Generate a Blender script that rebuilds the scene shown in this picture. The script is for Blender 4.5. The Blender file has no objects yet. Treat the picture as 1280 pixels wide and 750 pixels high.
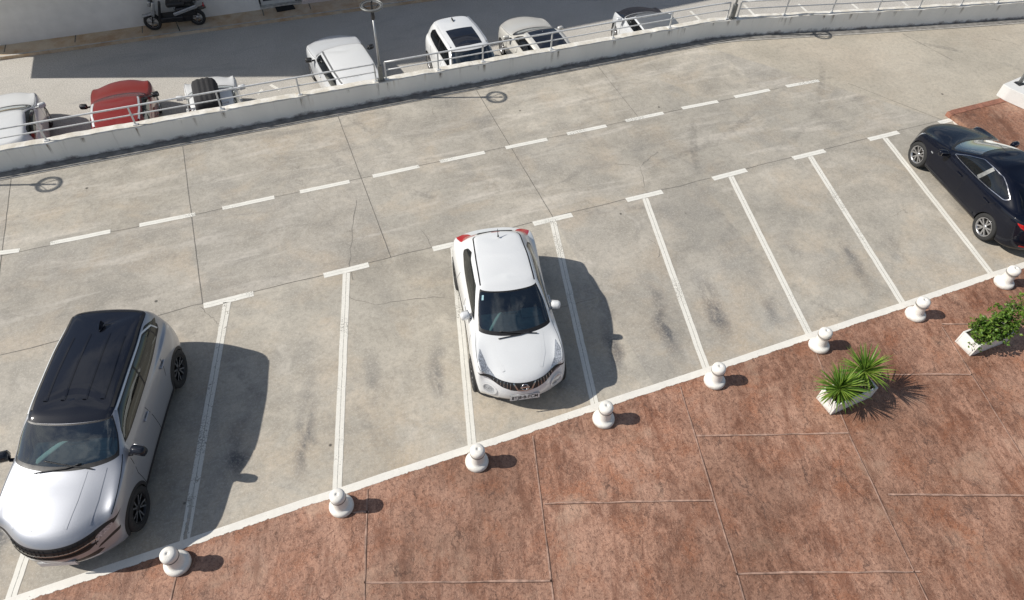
import bpy, bmesh, math, random
import numpy as np
from mathutils import Vector, Matrix
from mathutils.geometry import delaunay_2d_cdt
R_ = math.radians
random.seed(7); rng = np.random.default_rng(11)
SC = bpy.context.scene
COL = SC.collection

# ------------------------------------------------------------------ camera (metres; x along the kerb line, y towards the street)
CAM = np.array([5.605, -5.509, 11.057]); FPX = 851.707
ROT = np.array([[0.9323343387349189, -0.3602359559250703, 0.03134863433185414],
                [-0.25815560559112216, -0.7238214161029477, -0.6398736132179577],
                [0.2531962956237758, 0.5884833163730934, -0.7678404927020477]])   # rows: right, down, forward
def at(px, py, z=0.0):
    d = np.array([(px-640)/FPX, (py-375)/FPX, 1.0]) @ ROT
    return CAM + d*((z-CAM[2])/d[2])

ZS = -1.5                                  # level of the street beyond the parapet
SUN_AZ, SUN_EL = R_(-17.6), R_(40.0)       # direction the shadows run, height of the sun
SUNV = np.array([math.cos(SUN_AZ), math.sin(SUN_AZ)])/math.tan(SUN_EL)   # shadow offset per metre of height

# ------------------------------------------------------------------ materials
def newmat(name):
    m = bpy.data.materials.new(name); m.use_nodes = True
    return m, m.node_tree, m.node_tree.nodes['Principled BSDF']
def N(nt, t, **kw):
    n = nt.nodes.new(t)
    for k, v in kw.items():
        if k == 'inp':
            for a, b in v.items(): n.inputs[a].default_value = b
        else: setattr(n, k, v)
    return n
def L(nt, a, b): nt.links.new(a, b)
def noise(nt, vec, scale, detail=4, rough=.55, dist=0):
    n = N(nt, 'ShaderNodeTexNoise', inp={'Scale': scale, 'Detail': detail, 'Roughness': rough, 'Distortion': dist})
    if vec is not None: L(nt, vec, n.inputs['Vector'])
    return n.outputs['Fac']
def ramp(nt, fac, stops):
    r = N(nt, 'ShaderNodeValToRGB'); e = r.color_ramp.elements
    while len(e) < len(stops): e.new(.5)
    for i, (p, c) in enumerate(stops):
        e[i].position = p; e[i].color = (*c, 1) if len(c) == 3 else c
    L(nt, fac, r.inputs[0]); return r.outputs[0]
def fr(nt, fac, a, b, lo=0., hi=1.):
    m = N(nt, 'ShaderNodeMapRange', inp={'From Min': a, 'From Max': b, 'To Min': lo, 'To Max': hi}); L(nt, fac, m.inputs[0]); return m.outputs[0]
def mix(nt, fac, a, b, mode='MIX'):
    m = N(nt, 'ShaderNodeMix', data_type='RGBA', blend_type=mode)
    for s, v in ((m.inputs['Factor'], fac), (m.inputs['A'], a), (m.inputs['B'], b)):
        if isinstance(v, (int, float)): s.default_value = v
        elif isinstance(v, tuple): s.default_value = (*v, 1)
        else: L(nt, v, s)
    return m.outputs['Result']
def mth(nt, op, a, b=None, c=None):
    m = N(nt, 'ShaderNodeMath', operation=op)
    for i, v in enumerate((a, b, c)):
        if v is None: continue
        if isinstance(v, (int, float)): m.inputs[i].default_value = v
        else: L(nt, v, m.inputs[i])
    return m.outputs[0]
def bump(nt, h, strength, dist, bsdf):
    b = N(nt, 'ShaderNodeBump', inp={'Strength': strength, 'Distance': dist}); L(nt, h, b.inputs['Height']); L(nt, b.outputs[0], bsdf.inputs['Normal'])
def objco(nt): return N(nt, 'ShaderNodeTexCoord').outputs['Object']
def worldpos(nt): return N(nt, 'ShaderNodeNewGeometry').outputs['Position']
def scaled(nt, vec, s, rot=0., loc=(0, 0, 0)):
    m = N(nt, 'ShaderNodeMapping', inp={'Scale': s, 'Rotation': (0, 0, rot), 'Location': loc}); L(nt, vec, m.inputs[0]); return m.outputs[0]

def simple(name, col, rough=.5, metal=0., var=.12, scale=14., coat=0., bumpy=0.):
    m, nt, b = newmat(name)
    f = noise(nt, objco(nt), scale, 5)
    c = mix(nt, fr(nt, f, .3, .7), tuple(x*(1-var) for x in col), tuple(min(1, x*(1+var)) for x in col))
    L(nt, c, b.inputs['Base Color'])
    L(nt, fr(nt, f, .3, .7, max(0, rough-.06), min(1, rough+.06)), b.inputs['Roughness'])
    b.inputs['Metallic'].default_value = metal; b.inputs['Coat Weight'].default_value = coat
    if bumpy: bump(nt, noise(nt, objco(nt), scale*3, 4), .5, bumpy, b)
    return m

def paint(name, col, metal=0., rough=.35, coat=1., dust=.06, coat_rough=.03, spec=.5):
    """car paint: fine flake variation, faint dust, clear coat; a dark lining on the inner side of the sheet"""
    m, nt, b = newmat(name); oc = objco(nt)
    fl = noise(nt, oc, 350, 2)
    c = mix(nt, fr(nt, fl, .35, .65), tuple(x*.93 for x in col), tuple(min(1, x*1.05) for x in col))
    d = fr(nt, noise(nt, oc, 3.2, 6, .65), .42, .75, 0, dust)
    c = mix(nt, d, c, (.42, .38, .33))
    bf = N(nt, 'ShaderNodeNewGeometry').outputs['Backfacing']
    c = mix(nt, bf, c, (.03, .03, .032))
    L(nt, c, b.inputs['Base Color'])
    L(nt, mth(nt, 'MULTIPLY', mth(nt, 'SUBTRACT', 1., bf), metal), b.inputs['Metallic'])
    b.inputs['Roughness'].default_value = rough; b.inputs['Specular IOR Level'].default_value = spec
    L(nt, mth(nt, 'MULTIPLY', mth(nt, 'SUBTRACT', 1., bf), coat), b.inputs['Coat Weight'])
    L(nt, fr(nt, d, 0, max(dust, .01), coat_rough, coat_rough+.1), b.inputs['Coat Roughness'])
    return m

def glass_mat(name, tint, rough=.015, k=3.0):
    m, nt, b = newmat(name)
    out = nt.nodes['Material Output']
    tr = N(nt, 'ShaderNodeBsdfTransparent', inp={'Color': (*tint, 1)})
    gl = N(nt, 'ShaderNodeBsdfGlossy', inp={'Color': (.95, 1, 1, 1), 'Roughness': rough})
    fz = N(nt, 'ShaderNodeFresnel', inp={'IOR': 1.52})
    f = mth(nt, 'MINIMUM', mth(nt, 'MULTIPLY_ADD', fz.outputs[0], k, .03), 1.)
    mx = N(nt, 'ShaderNodeMixShader'); L(nt, f, mx.inputs[0]); L(nt, tr.outputs[0], mx.inputs[1]); L(nt, gl.outputs[0], mx.inputs[2])
    # a film of dust
    df = N(nt, 'ShaderNodeBsdfDiffuse', inp={'Color': (.4, .38, .34, 1)})
    mx2 = N(nt, 'ShaderNodeMixShader'); L(nt, fr(nt, noise(nt, objco(nt), 5, 6, .65), .4, .8, .0, .014), mx2.inputs[0])
    L(nt, mx.outputs[0], mx2.inputs[1]); L(nt, df.outputs[0], mx2.inputs[2])
    L(nt, mx2.outputs[0], out.inputs[0]); return m

M = {}
M['white'] = paint('white_paint', (.70, .71, .71), dust=.04)
M['silver'] = paint('silver_paint', (.37, .385, .42), metal=.6, rough=.45, dust=.03)
M['black'] = paint('black_paint', (.008, .010, .017), rough=.4, dust=.006, spec=.05, coat=.85)
M['navy'] = paint('navy_paint', (.003, .0045, .011), rough=.4, dust=.004, spec=.05, coat=.7)
M['red'] = paint('red_paint', (.21, .006, .005), dust=.015)
M['champagne'] = paint('champagne_paint', (.66, .645, .595), metal=.25, rough=.38)
M['grey_roof'] = paint('grey_roof', (.12, .125, .13), rough=.4, coat=.5)
M['palesilver'] = paint('pale_silver_paint', (.68, .70, .72), metal=.2, rough=.40)
M['glass'] = glass_mat('windscreen_glass', (.70, .86, .88))
M['darkglass'] = glass_mat('tinted_glass', (.035, .04, .04), .015, 1.3)
M['plastic'] = simple('black_plastic', (.018, .018, .019), .5, var=.2)
M['frit'] = simple('black_ceramic_band', (.010, .010, .011), .45, var=.1)
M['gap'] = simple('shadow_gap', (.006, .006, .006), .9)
M['chrome'] = simple('chrome', (.55, .55, .57), .2, 1., .04)
M['rubber'] = simple('tyre_rubber', (.022, .022, .022), .8, var=.25, scale=30)
M['rim'] = simple('alloy_rim', (.45, .45, .46), .3, .9, .08)
M['darkrim'] = simple('dark_alloy', (.03, .03, .032), .35, .6, .1)
M['brake'] = simple('brake_steel', (.12, .11, .10), .5, .6, .2)
M['cabin'] = simple('cabin_trim', (.06, .062, .065), .75, var=.2)
M['cabinlight'] = simple('cabin_light_trim', (.22, .30, .285), .8, var=.15)
M['seat'] = simple('seat_cloth', (.13, .13, .135), .9, var=.25, scale=60)
M['redlens'] = simple('red_lens', (.42, .010, .012), .12, var=.15, coat=1.)
M['lens'] = simple('lamp_lens', (.40, .42, .45), .14, .35, .55, 42, 1.)
M['plate'] = simple('plate_white', (.72, .72, .70), .4)
M['plate_ink'] = simple('plate_ink', (.02, .02, .02), .5)
M['softtop'] = simple('soft_top_cloth', (.020, .020, .022), .85, var=.3, scale=40)
M['whitecement'] = None

# white painted cement (bollards, planters)
def cement(name, col, dirt=.5, rough=.75):
    m, nt, b = newmat(name); oc = objco(nt)
    f = noise(nt, oc, 9, 7, .65)
    c = mix(nt, fr(nt, f, .5, .8, 0, dirt), col, tuple(x*.55 for x in (col[0], col[1]*.96, col[2]*.88)))
    sz = N(nt, 'ShaderNodeSeparateXYZ'); L(nt, oc, sz.inputs[0])
    gm = mth(nt, 'MULTIPLY', fr(nt, sz.outputs[2], .11, .0), fr(nt, noise(nt, oc, 13, 6, .7), .36, .62))
    c = mix(nt, mth(nt, 'MULTIPLY', gm, .75), c, (.27, .20, .15))
    sp = noise(nt, oc, 70, 3)
    c = mix(nt, fr(nt, sp, .66, .74, 0, .55), c, (.16, .15, .13))
    L(nt, c, b.inputs['Base Color']); b.inputs['Roughness'].default_value = rough
    bump(nt, noise(nt, oc, 60, 5), .35, .004, b); return m
M['whitecement'] = cement('white_cement', (.78, .755, .70), .4)
M['planter'] = cement('planter_white', (.74, .74, .71), .35)
M['soil'] = simple('soil', (.06, .045, .03), .95, var=.5, scale=60, bumpy=.02)

def wall_mat():
    m, nt, b = newmat('parapet_paint'); p = worldpos(nt)
    s = N(nt, 'ShaderNodeSeparateXYZ'); L(nt, p, s.inputs[0])
    big = noise(nt, scaled(nt, p, (1, 1, .4)), 1.6, 7, .6)
    c = mix(nt, fr(nt, big, .3, .75), (.76, .745, .70), (.87, .85, .80))
    # drip streaks down from the coping, and mould climbing from the foot in ragged tongues
    streak = noise(nt, scaled(nt, p, (3.1, 3.1, .22)), 2.0, 8, .75, .3)
    st = mth(nt, 'MULTIPLY', fr(nt, streak, .58, .74), fr(nt, s.outputs[2], .15, .62, .12, .7))
    c = mix(nt, st, c, (.33, .31, .27))
    foot = noise(nt, p, 3.1, 8, .68)
    edge = mth(nt, 'SUBTRACT', mth(nt, 'MULTIPLY', foot, .40), .165)
    ft = fr(nt, mth(nt, 'SUBTRACT', edge, s.outputs[2]), -.05, .05)
    c = mix(nt, mth(nt, 'MULTIPLY', ft, .8), c, (.075, .044, .040))
    top = mth(nt, 'MULTIPLY', fr(nt, s.outputs[2], .545, .555), fr(nt, noise(nt, p, 4, 7, .7), .30, .60))
    c = mix(nt, mth(nt, 'MULTIPLY', top, .8), c, (.50, .455, .37))
    rust = mth(nt, 'MULTIPLY', fr(nt, noise(nt, scaled(nt, p, (3, 3, .3)), 1.3, 5, .6), .64, .74), fr(nt, s.outputs[2], .2, .57))
    c = mix(nt, mth(nt, 'MULTIPLY', rust, .5), c, (.36, .25, .13))
    L(nt, c, b.inputs['Base Color']); b.inputs['Roughness'].default_value = .8
    bump(nt, noise(nt, p, 30, 6), .4, .006, b); return m
M['wall'] = wall_mat()

def concrete():
    m, nt, b = newmat('parking_concrete'); p = worldpos(nt)
    s = N(nt, 'ShaderNodeSeparateXYZ'); L(nt, p, s.inputs[0]); X, Y = s.outputs[0], s.outputs[1]
    big = noise(nt, p, .38, 6, .6, .4)
    mid = noise(nt, p, 1.3, 8, .66, .6)
    fine = noise(nt, p, 9, 8, .7)
    grit = noise(nt, p, 75, 4, .7)
    c = mix(nt, fr(nt, mid, .36, .64), (.335, .320, .285), (.485, .460, .408))
    c = mix(nt, fr(nt, big, .42, .60, 0, .55), c, (.415, .405, .37))
    warm = noise(nt, scaled(nt, p, (1, 1, 1), 0, (9, 3, 0)), .8, 6, .6, .5)
    c = mix(nt, fr(nt, warm, .50, .66, 0, .52), c, (.50, .43, .34))
    c = mix(nt, fr(nt, noise(nt, scaled(nt, p, (1, 1, 1), .4, (1, 6, 0)), .75, 7, .62, .6), .52, .66, 0, .5), c, (.285, .282, .268))
    c = mix(nt, fr(nt, noise(nt, scaled(nt, p, (1, 1, 1), .2, (7, 2, 0)), 1.1, 8, .7, .8), .56, .68, 0, .55), c, (.56, .54, .495))
    # long pale and bluish smears from power-floating, running with the traffic in the lane
    lane = fr(nt, Y, 4.2, 5.6)
    sm = noise(nt, scaled(nt, p, (.22, 1.5, 1), .05), 1.5, 7, .65, .5)
    c = mix(nt, mth(nt, 'MULTIPLY', fr(nt, sm, .53, .66, 0, .7), lane), c, (.60, .575, .53))
    sm2 = noise(nt, scaled(nt, p, (.3, 1.1, 1), .12, (4, 7, 0)), 1.7, 8, .68, .8)
    c = mix(nt, mth(nt, 'MULTIPLY', fr(nt, sm2, .54, .68, 0, .55), lane), c, (.245, .238, .222))
    # slab to slab difference
    cell = N(nt, 'ShaderNodeTexWhiteNoise', noise_dimensions='2D')
    cx = mth(nt, 'FLOOR', mth(nt, 'DIVIDE', mth(nt, 'SUBTRACT', X, 3.2), 3.93))
    cy = mth(nt, 'ADD', mth(nt, 'GREATER_THAN', Y, 5.03), mth(nt, 'GREATER_THAN', Y, 7.82))
    cc = N(nt, 'ShaderNodeCombineXYZ'); L(nt, cx, cc.inputs[0]); L(nt, cy, cc.inputs[1]); L(nt, cc.outputs[0], cell.inputs['Vector'])
    c = mix(nt, 1., c, mix(nt, cell.outputs['Value'], (.90, .90, .91), (1.05, 1.04, 1.02)), 'MULTIPLY')
    # smoother buff pour of the ramp on the right
    ra = mth(nt, 'ADD', mth(nt, 'SUBTRACT', X, 19.6), mth(nt, 'MULTIPLY', mth(nt, 'SUBTRACT', Y, 9.3), .80))
    rmask = fr(nt, ra, -.05, .05)
    rc = mix(nt, fr(nt, mid, .3, .7), (.43, .40, .335), (.51, .475, .40))
    rc = mix(nt, fr(nt, big, .45, .65, 0, .45), rc, (.50, .43, .34))
    c = mix(nt, mth(nt, 'MULTIPLY', rmask, .85), c, rc)
    # dark tyre and oil smudges where cars stand, two per bay
    sk = mth(nt, 'DIVIDE', mth(nt, 'SUBTRACT', X, mth(nt, 'MULTIPLY', Y, .2512)), 2.45)
    fx = mth(nt, 'FRACT', sk)
    wob = mth(nt, 'MULTIPLY', mth(nt, 'SUBTRACT', noise(nt, p, 1.1, 5, .6), .5), .3)
    fxw = mth(nt, 'ADD', fx, wob)
    g1 = fr(nt, mth(nt, 'ABSOLUTE', mth(nt, 'SUBTRACT', fxw, .26)), .10, .02)
    g2 = fr(nt, mth(nt, 'ABSOLUTE', mth(nt, 'SUBTRACT', fxw, .76)), .10, .02)
    along = mth(nt, 'MULTIPLY', fr(nt, Y, .35, 1.0), fr(nt, Y, 2.8, 1.3))
    sm3 = mth(nt, 'MULTIPLY', mth(nt, 'MULTIPLY', mth(nt, 'MAXIMUM', g1, g2), along), fr(nt, noise(nt, scaled(nt, p, (1.6, .8, 1), -.25), 1.5, 8, .7, .5), .36, .54))
    smg = fr(nt, noise(nt, scaled(nt, p, (1, 1, 1), 0, (3.3, 5, 0)), .42, 3, .5), .40, .54)
    c = mix(nt, mth(nt, 'MULTIPLY', mth(nt, 'MULTIPLY', sm3, smg), 1.), c, (.095, .100, .112))
    # reddish dust washed off the terrace
    wash = mth(nt, 'MULTIPLY', fr(nt, Y, 2.4, .2), fr(nt, noise(nt, p, .9, 7, .65, .5), .45, .7))
    c = mix(nt, mth(nt, 'MULTIPLY', wash, .6), c, (.50, .405, .29))
    # fine mottling, grit, hairline cracks, oil spots
    c = mix(nt, fr(nt, fine, .46, .66, 0, .42), c, (.225, .215, .192))
    c = mix(nt, fr(nt, noise(nt, p, 22, 6, .75), .50, .66, 0, .5), c, (.60, .575, .52))
    c = mix(nt, fr(nt, grit, .48, .66, 0, .42), c, (.17, .163, .145))
    vo = N(nt, 'ShaderNodeTexVoronoi', feature='DISTANCE_TO_EDGE', inp={'Scale': .34})
    dv = N(nt, 'ShaderNodeVectorMath', operation='ADD')
    nz = N(nt, 'ShaderNodeTexNoise', inp={'Scale': 1.6, 'Detail': 7, 'Roughness': .65}); L(nt, p, nz.inputs['Vector'])
    vm = N(nt, 'ShaderNodeVectorMath', operation='SCALE', inp={'Scale': .9}); L(nt, nz.outputs['Color'], vm.inputs[0])
    L(nt, p, dv.inputs[0]); L(nt, vm.outputs[0], dv.inputs[1]); L(nt, dv.outputs[0], vo.inputs['Vector'])
    crack = mth(nt, 'MULTIPLY', fr(nt, vo.outputs['Distance'], .006, .0015), fr(nt, noise(nt, p, .55, 3), .58, .66))
    c = mix(nt, mth(nt, 'MULTIPLY', crack, .4), c, (.10, .095, .085))
    v2 = N(nt, 'ShaderNodeTexVoronoi', inp={'Scale': 1.15, 'Randomness': 1.}); L(nt, p, v2.inputs['Vector'])
    spot = mth(nt, 'MULTIPLY', fr(nt, v2.outputs['Distance'], .050, .030), fr(nt, noise(nt, scaled(nt, p, (1, 1, 1), 0, (2, 8, 0)), .8, 2), .50, .56))
    c = mix(nt, mth(nt, 'MULTIPLY', spot, .85), c, (.035, .033, .03))
    # faint curved tyre tracks where cars swing into the bays
    for cx_, cy_, Rr in ((-2.6, .2, 6.9), (-2.6, .2, 8.35), (21.5, 3.2, 6.6), (14.2, 13.4, 7.4), (14.2, 13.4, 8.8)):
        dd = mth(nt, 'SQRT', mth(nt, 'ADD', mth(nt, 'POWER', mth(nt, 'SUBTRACT', X, cx_), 2.), mth(nt, 'POWER', mth(nt, 'SUBTRACT', Y, cy_), 2.)))
        tk = mth(nt, 'MULTIPLY', fr(nt, mth(nt, 'ABSOLUTE', mth(nt, 'SUBTRACT', dd, Rr)), .12, .06), fr(nt, noise(nt, p, .55, 5, .6), .47, .62))
        c = mix(nt, mth(nt, 'MULTIPLY', tk, mth(nt, 'MULTIPLY', fr(nt, fine, .3, .6), .38)), c, (.16, .155, .145))
    big2 = noise(nt, scaled(nt, p, (1, 1, 1), .3, (12, 5, 0)), .22, 4, .6)
    c = mix(nt, 1., c, mix(nt, fr(nt, big2, .40, .60), (.90, .868, .825), (1.09, 1.05, 1.0)), 'MULTIPLY')
    L(nt, c, b.inputs['Base Color'])
    L(nt, fr(nt, mid, .3, .7, .62, .85), b.inputs['Roughness'])
    bump(nt, mth(nt, 'ADD', mth(nt, 'MULTIPLY', fine, .7), grit), .35, .006, b)
    return m
M['concrete'] = concrete()

def terrace_mat():
    m, nt, b = newmat('stamped_concrete'); p = worldpos(nt)
    sk = scaled(nt, p, (1, 1, 1), .27)
    big = noise(nt, p, .9, 6, .62, .5); mid = noise(nt, scaled(nt, sk, (1.9, 1, 1)), 3.2, 9, .72, 1.0)
    fine = noise(nt, p, 16, 9, .78, .5); grit = noise(nt, p, 70, 4, .75)
    c = mix(nt, fr(nt, mid, .40, .60), (.175, .086, .056), (.40, .238, .178))
    c = mix(nt, fr(nt, big, .42, .64, 0, .65), c, (.44, .290, .232))
    c = mix(nt, fr(nt, noise(nt, scaled(nt, p, (1, 1, 1), 0, (5, 1, 0)), 1.5, 7, .65, .4), .50, .66, 0, .65), c, (.31, .130, .068))
    c = mix(nt, fr(nt, fine, .49, .60, 0, .72), c, (.105, .052, .036))
    c = mix(nt, fr(nt, noise(nt, p, 38, 8, .82), .52, .64, 0, .62), c, (.60, .43, .35))
    c = mix(nt, fr(nt, noise(nt, scaled(nt, p, (1, 1, 1), 0, (3, 3, 0)), 1.1, 5, .6), .56, .68, 0, .42), c, (.46, .35, .285))
    # slate-stamp ridges
    nz = N(nt, 'ShaderNodeTexNoise', inp={'Scale': 2.2, 'Detail': 8, 'Roughness': .7}); L(nt, sk, nz.inputs['Vector'])
    vm = N(nt, 'ShaderNodeVectorMath', operation='SCALE', inp={'Scale': .75}); L(nt, nz.outputs['Color'], vm.inputs[0])
    dv = N(nt, 'ShaderNodeVectorMath', operation='ADD'); L(nt, scaled(nt, sk, (1.5, .62, 1)), dv.inputs[0]); L(nt, vm.outputs[0], dv.inputs[1])
    vo = N(nt, 'ShaderNodeTexVoronoi', feature='DISTANCE_TO_EDGE', inp={'Scale': 1.15}); L(nt, dv.outputs[0], vo.inputs['Vector'])
    ridge = fr(nt, vo.outputs['Distance'], .020, .003)
    st_ = noise(nt, scaled(nt, sk, (2.6, .55, 1)), 1.3, 8, .7, .6)
    c = mix(nt, fr(nt, st_, .52, .64, 0, .55), c, (.15, .062, .035))
    slab = noise(nt, p, .32, 4, .6)
    c = mix(nt, 1., c, mix(nt, fr(nt, slab, .38, .62), (.74, .70, .66), (1.14, 1.13, 1.12)), 'MULTIPLY')
    c = mix(nt, 1., c, (.99, .905, .815), 'MULTIPLY')
    gate = fr(nt, noise(nt, p, 1.7, 5, .65), .50, .62)
    rg = mth(nt, 'MULTIPLY', ridge, gate)
    c = mix(nt, mth(nt, 'MULTIPLY', rg, .62), c, (.085, .042, .03))
    L(nt, c, b.inputs['Base Color']); L(nt, fr(nt, mid, .3, .7, .55, .8), b.inputs['Roughness'])
    h = mth(nt, 'SUBTRACT', mth(nt, 'ADD', mth(nt, 'MULTIPLY', mid, 1.3), mth(nt, 'ADD', mth(nt, 'MULTIPLY', fine, .7), mth(nt, 'MULTIPLY', grit, .15))), mth(nt, 'MULTIPLY', rg, .5))
    bump(nt, h, .55, .03, b); return m
M['terrace'] = terrace_mat()

def street_mat():
    m, nt, b = newmat('street_surface'); p = worldpos(nt)
    mid = noise(nt, p, .9, 7, .65, .3); grit = noise(nt, p, 26, 6, .8); g2 = noise(nt, p, 90, 3, .7)
    c = mix(nt, fr(nt, mid, .3, .7), (.44, .415, .37), (.53, .505, .46))
    c = mix(nt, fr(nt, grit, .47, .58, 0, .8), c, (.25, .235, .21))
    c = mix(nt, fr(nt, g2, .52, .64, 0, .7), c, (.68, .65, .60))
    c = mix(nt, fr(nt, noise(nt, scaled(nt, p, (.25, 1, 1), -.15), 1.5, 7, .65, .6), .56, .72, 0, .45), c, (.27, .265, .26))
    L(nt, c, b.inputs['Base Color']); b.inputs['Roughness'].default_value = .85
    bump(nt, grit, .5, .008, b); return m
M['street'] = street_mat()

def paintline(name, col, wear=.5, seam=True, seamk=.7):
    """road paint: worn through in ragged flecks, a form-board seam along the middle (UV.y across the stripe)"""
    m, nt, b = newmat(name); p = worldpos(nt)
    out = nt.nodes['Material Output']
    uv = N(nt, 'ShaderNodeTexCoord').outputs['UV']
    s = N(nt, 'ShaderNodeSeparateXYZ'); L(nt, uv, s.inputs[0])
    f = noise(nt, p, 6, 8, .7); g = noise(nt, p, 38, 6, .75)
    c = mix(nt, fr(nt, f, .3, .7), tuple(x*.86 for x in col), col)
    c = mix(nt, fr(nt, g, .52, .75, 0, .35), c, tuple(x*.6 for x in col))
    L(nt, c, b.inputs['Base Color']); b.inputs['Roughness'].default_value = .6
    hole = mth(nt, 'MAXIMUM', fr(nt, mth(nt, 'ADD', mth(nt, 'MULTIPLY', g, .6), mth(nt, 'MULTIPLY', f, .55)), .71-.1*wear, .75-.1*wear), 0)
    if seam:
        d = mth(nt, 'ABSOLUTE', mth(nt, 'SUBTRACT', s.outputs[1], .5))
        d = mth(nt, 'ADD', d, mth(nt, 'MULTIPLY', mth(nt, 'SUBTRACT', noise(nt, p, 20, 4, .7), .5), .10))
        hole = mth(nt, 'MAXIMUM', hole, fr(nt, d, .045, .012, 0, seamk))
        heavy = mth(nt, 'MULTIPLY', fr(nt, mth(nt, 'SUBTRACT', d, mth(nt, 'MULTIPLY', noise(nt, p, 9, 5, .7), .42)), -.02, -.06), fr(nt, s.outputs[0], .80, .97))
        if wear > .7: hole = mth(nt, 'MAXIMUM', hole, heavy)
        tread = mth(nt, 'MULTIPLY', fr(nt, noise(nt, p, .8, 3, .5), .56, .66), fr(nt, g, .50, .58, 0, .8)); hole = mth(nt, 'MAXIMUM', hole, tread)
    else:
        # ragged long edge on the terrace side
        e = mth(nt, 'SUBTRACT', s.outputs[1], mth(nt, 'MULTIPLY', fr(nt, noise(nt, p, 7, 7, .72), .45, .75), .24))
        hole = mth(nt, 'MAXIMUM', hole, fr(nt, e, .03, -.01))
    tr = N(nt, 'ShaderNodeBsdfTransparent'); mx = N(nt, 'ShaderNodeMixShader')
    L(nt, hole, mx.inputs[0]); L(nt, b.outputs[0], mx.inputs[1]); L(nt, tr.outputs[0], mx.inputs[2]); L(nt, mx.outputs[0], out.inputs[0])
    return m
M['line'] = paintline('bay_paint', (.78, .755, .68), .35)
M['wornline'] = paintline('worn_bay_paint', (.76, .735, .66), .8)
M['lane'] = paintline('lane_paint', (.80, .78, .71), .25, True, .30)
M['border'] = paintline('border_paint', (.80, .77, .70), .15, False)
M['joint'] = simple('joint_groove', (.165, .155, .138), .9, var=.4, scale=20)
M['tjoint'] = simple('terrace_joint', (.36, .23, .175), .85, var=.45, scale=9)
M['tjointd'] = simple('terrace_joint_groove', (.10, .055, .04), .9, var=.4, scale=9)
M['gutter'] = simple('gutter_concrete', (.20, .19, .175), .85, var=.4, scale=5, bumpy=.01)  # dark tone also stands for the parapet's shadow along its foot
M['gutteredge'] = simple('gutter_edge', (.47, .45, .41), .8, var=.3, scale=6)  # pale tone, also for the painted sunlit gap beside the parapet
M['rail'] = simple('railing_paint', (.66, .66, .65), .45, .2, .12)
M['lamp'] = simple('lamp_metal', (.20, .205, .20), .45, .5, .2)
M['pole'] = simple('pole_metal', (.44, .45, .45), .4, .6, .12)
M['lampdark'] = simple('lamp_dark', (.03, .03, .032), .5, var=.2)
M['facade'] = simple('facade_render', (.74, .73, .70), .85, var=.06, scale=2.5, bumpy=.003)
M['pinkwall'] = simple('facade_pink', (.60, .53, .50), .85, var=.06)
M['brownwalk'] = None
def walk_mat():
    m, nt, b = newmat('sidewalk_stone'); p = worldpos(nt)
    c = mix(nt, fr(nt, noise(nt, p, 2.2, 8, .7, .4), .35, .66), (.43, .28, .165), (.60, .49, .35))
    c = mix(nt, fr(nt, noise(nt, p, 1.0, 5), .50, .66, 0, .6), c, (.62, .56, .45))
    c = mix(nt, fr(nt, noise(nt, p, 30, 6, .8), .5, .7, 0, .5), c, (.30, .20, .12))
    L(nt, c, b.inputs['Base Color']); b.inputs['Roughness'].default_value = .85
    bump(nt, noise(nt, p, 18, 6), .4, .01, b); return m
M['brownwalk'] = walk_mat()
M['stone'] = simple('brown_kerb_stone', (.26, .115, .075), .8, var=.3, scale=10, bumpy=.006)
M['plinth'] = cement('plinth_white', (.66, .66, .64), .2)
M['frame'] = simple('white_frame', (.60, .60, .57), .5, var=.06)
M['winglass'] = simple('window_glass', (.035, .04, .045), .08, var=.2)
M['mat'] = simple('door_mat', (.014, .014, .015), .95, var=.4, scale=60, bumpy=.01)
M['scooterbody'] = simple('scooter_silver', (.40, .41, .42), .3, .6, .08)
M['scooterblack'] = simple('scooter_black', (.014, .014, .015), .35, var=.2)

def leafmat(name, a, bb, tr=.35):
    m, nt, b = newmat(name); out = nt.nodes['Material Output']
    oi = N(nt, 'ShaderNodeTexCoord').outputs['UV']
    f = noise(nt, objco(nt), 9, 4)
    g = N(nt, 'ShaderNodeNewGeometry').outputs['Random Per Island']
    c = mix(nt, g, a, bb); c = mix(nt, fr(nt, f, .35, .7, 0, .5), c, tuple(x*.6 for x in a))
    L(nt, c, b.inputs['Base Color']); b.inputs['Roughness'].default_value = .42
    t = N(nt, 'ShaderNodeBsdfTranslucent'); L(nt, c, t.inputs[0])
    mx = N(nt, 'ShaderNodeMixShader', inp={0: tr}); L(nt, b.outputs[0], mx.inputs[1]); L(nt, t.outputs[0], mx.inputs[2]); L(nt, mx.outputs[0], out.inputs[0])
    return m
M['deadleaf'] = leafmat('dead_leaf', (.30, .22, .10), (.42, .33, .16), .2)
M['yucca'] = leafmat('yucca_leaf', (.10, .235, .03), (.33, .45, .075), .4)
M['shrubleaf'] = leafmat('shrub_leaf', (.075, .18, .024), (.24, .36, .055), .4)
M['bark'] = simple('bark', (.10, .075, .05), .9, var=.4, scale=30)
M['weeds'] = leafmat('weed_leaf', (.04, .07, .02), (.09, .12, .04), .25)

# ------------------------------------------------------------------ object helpers
def tag(o, label=None, cat=None, group=None, kind=None):
    if label: o['label'] = label
    if cat: o['category'] = cat
    if group: o['group'] = group
    if kind: o['kind'] = kind
    return o
def empty(name, loc=(0, 0, 0), rz=0.):
    o = bpy.data.objects.new(name, None); COL.objects.link(o); o.empty_display_size = .1
    o.location = loc; o.rotation_euler = (0, 0, rz); return o
def link(name, me, parent=None):
    o = bpy.data.objects.new(name, me); COL.objects.link(o)
    if parent: o.parent = parent
    return o
def copy_tree(o, parent=None):
    c = o.copy(); COL.objects.link(c)
    if parent: c.parent = parent
    for ch in list(o.children): copy_tree(ch, c)
    return c

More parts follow.
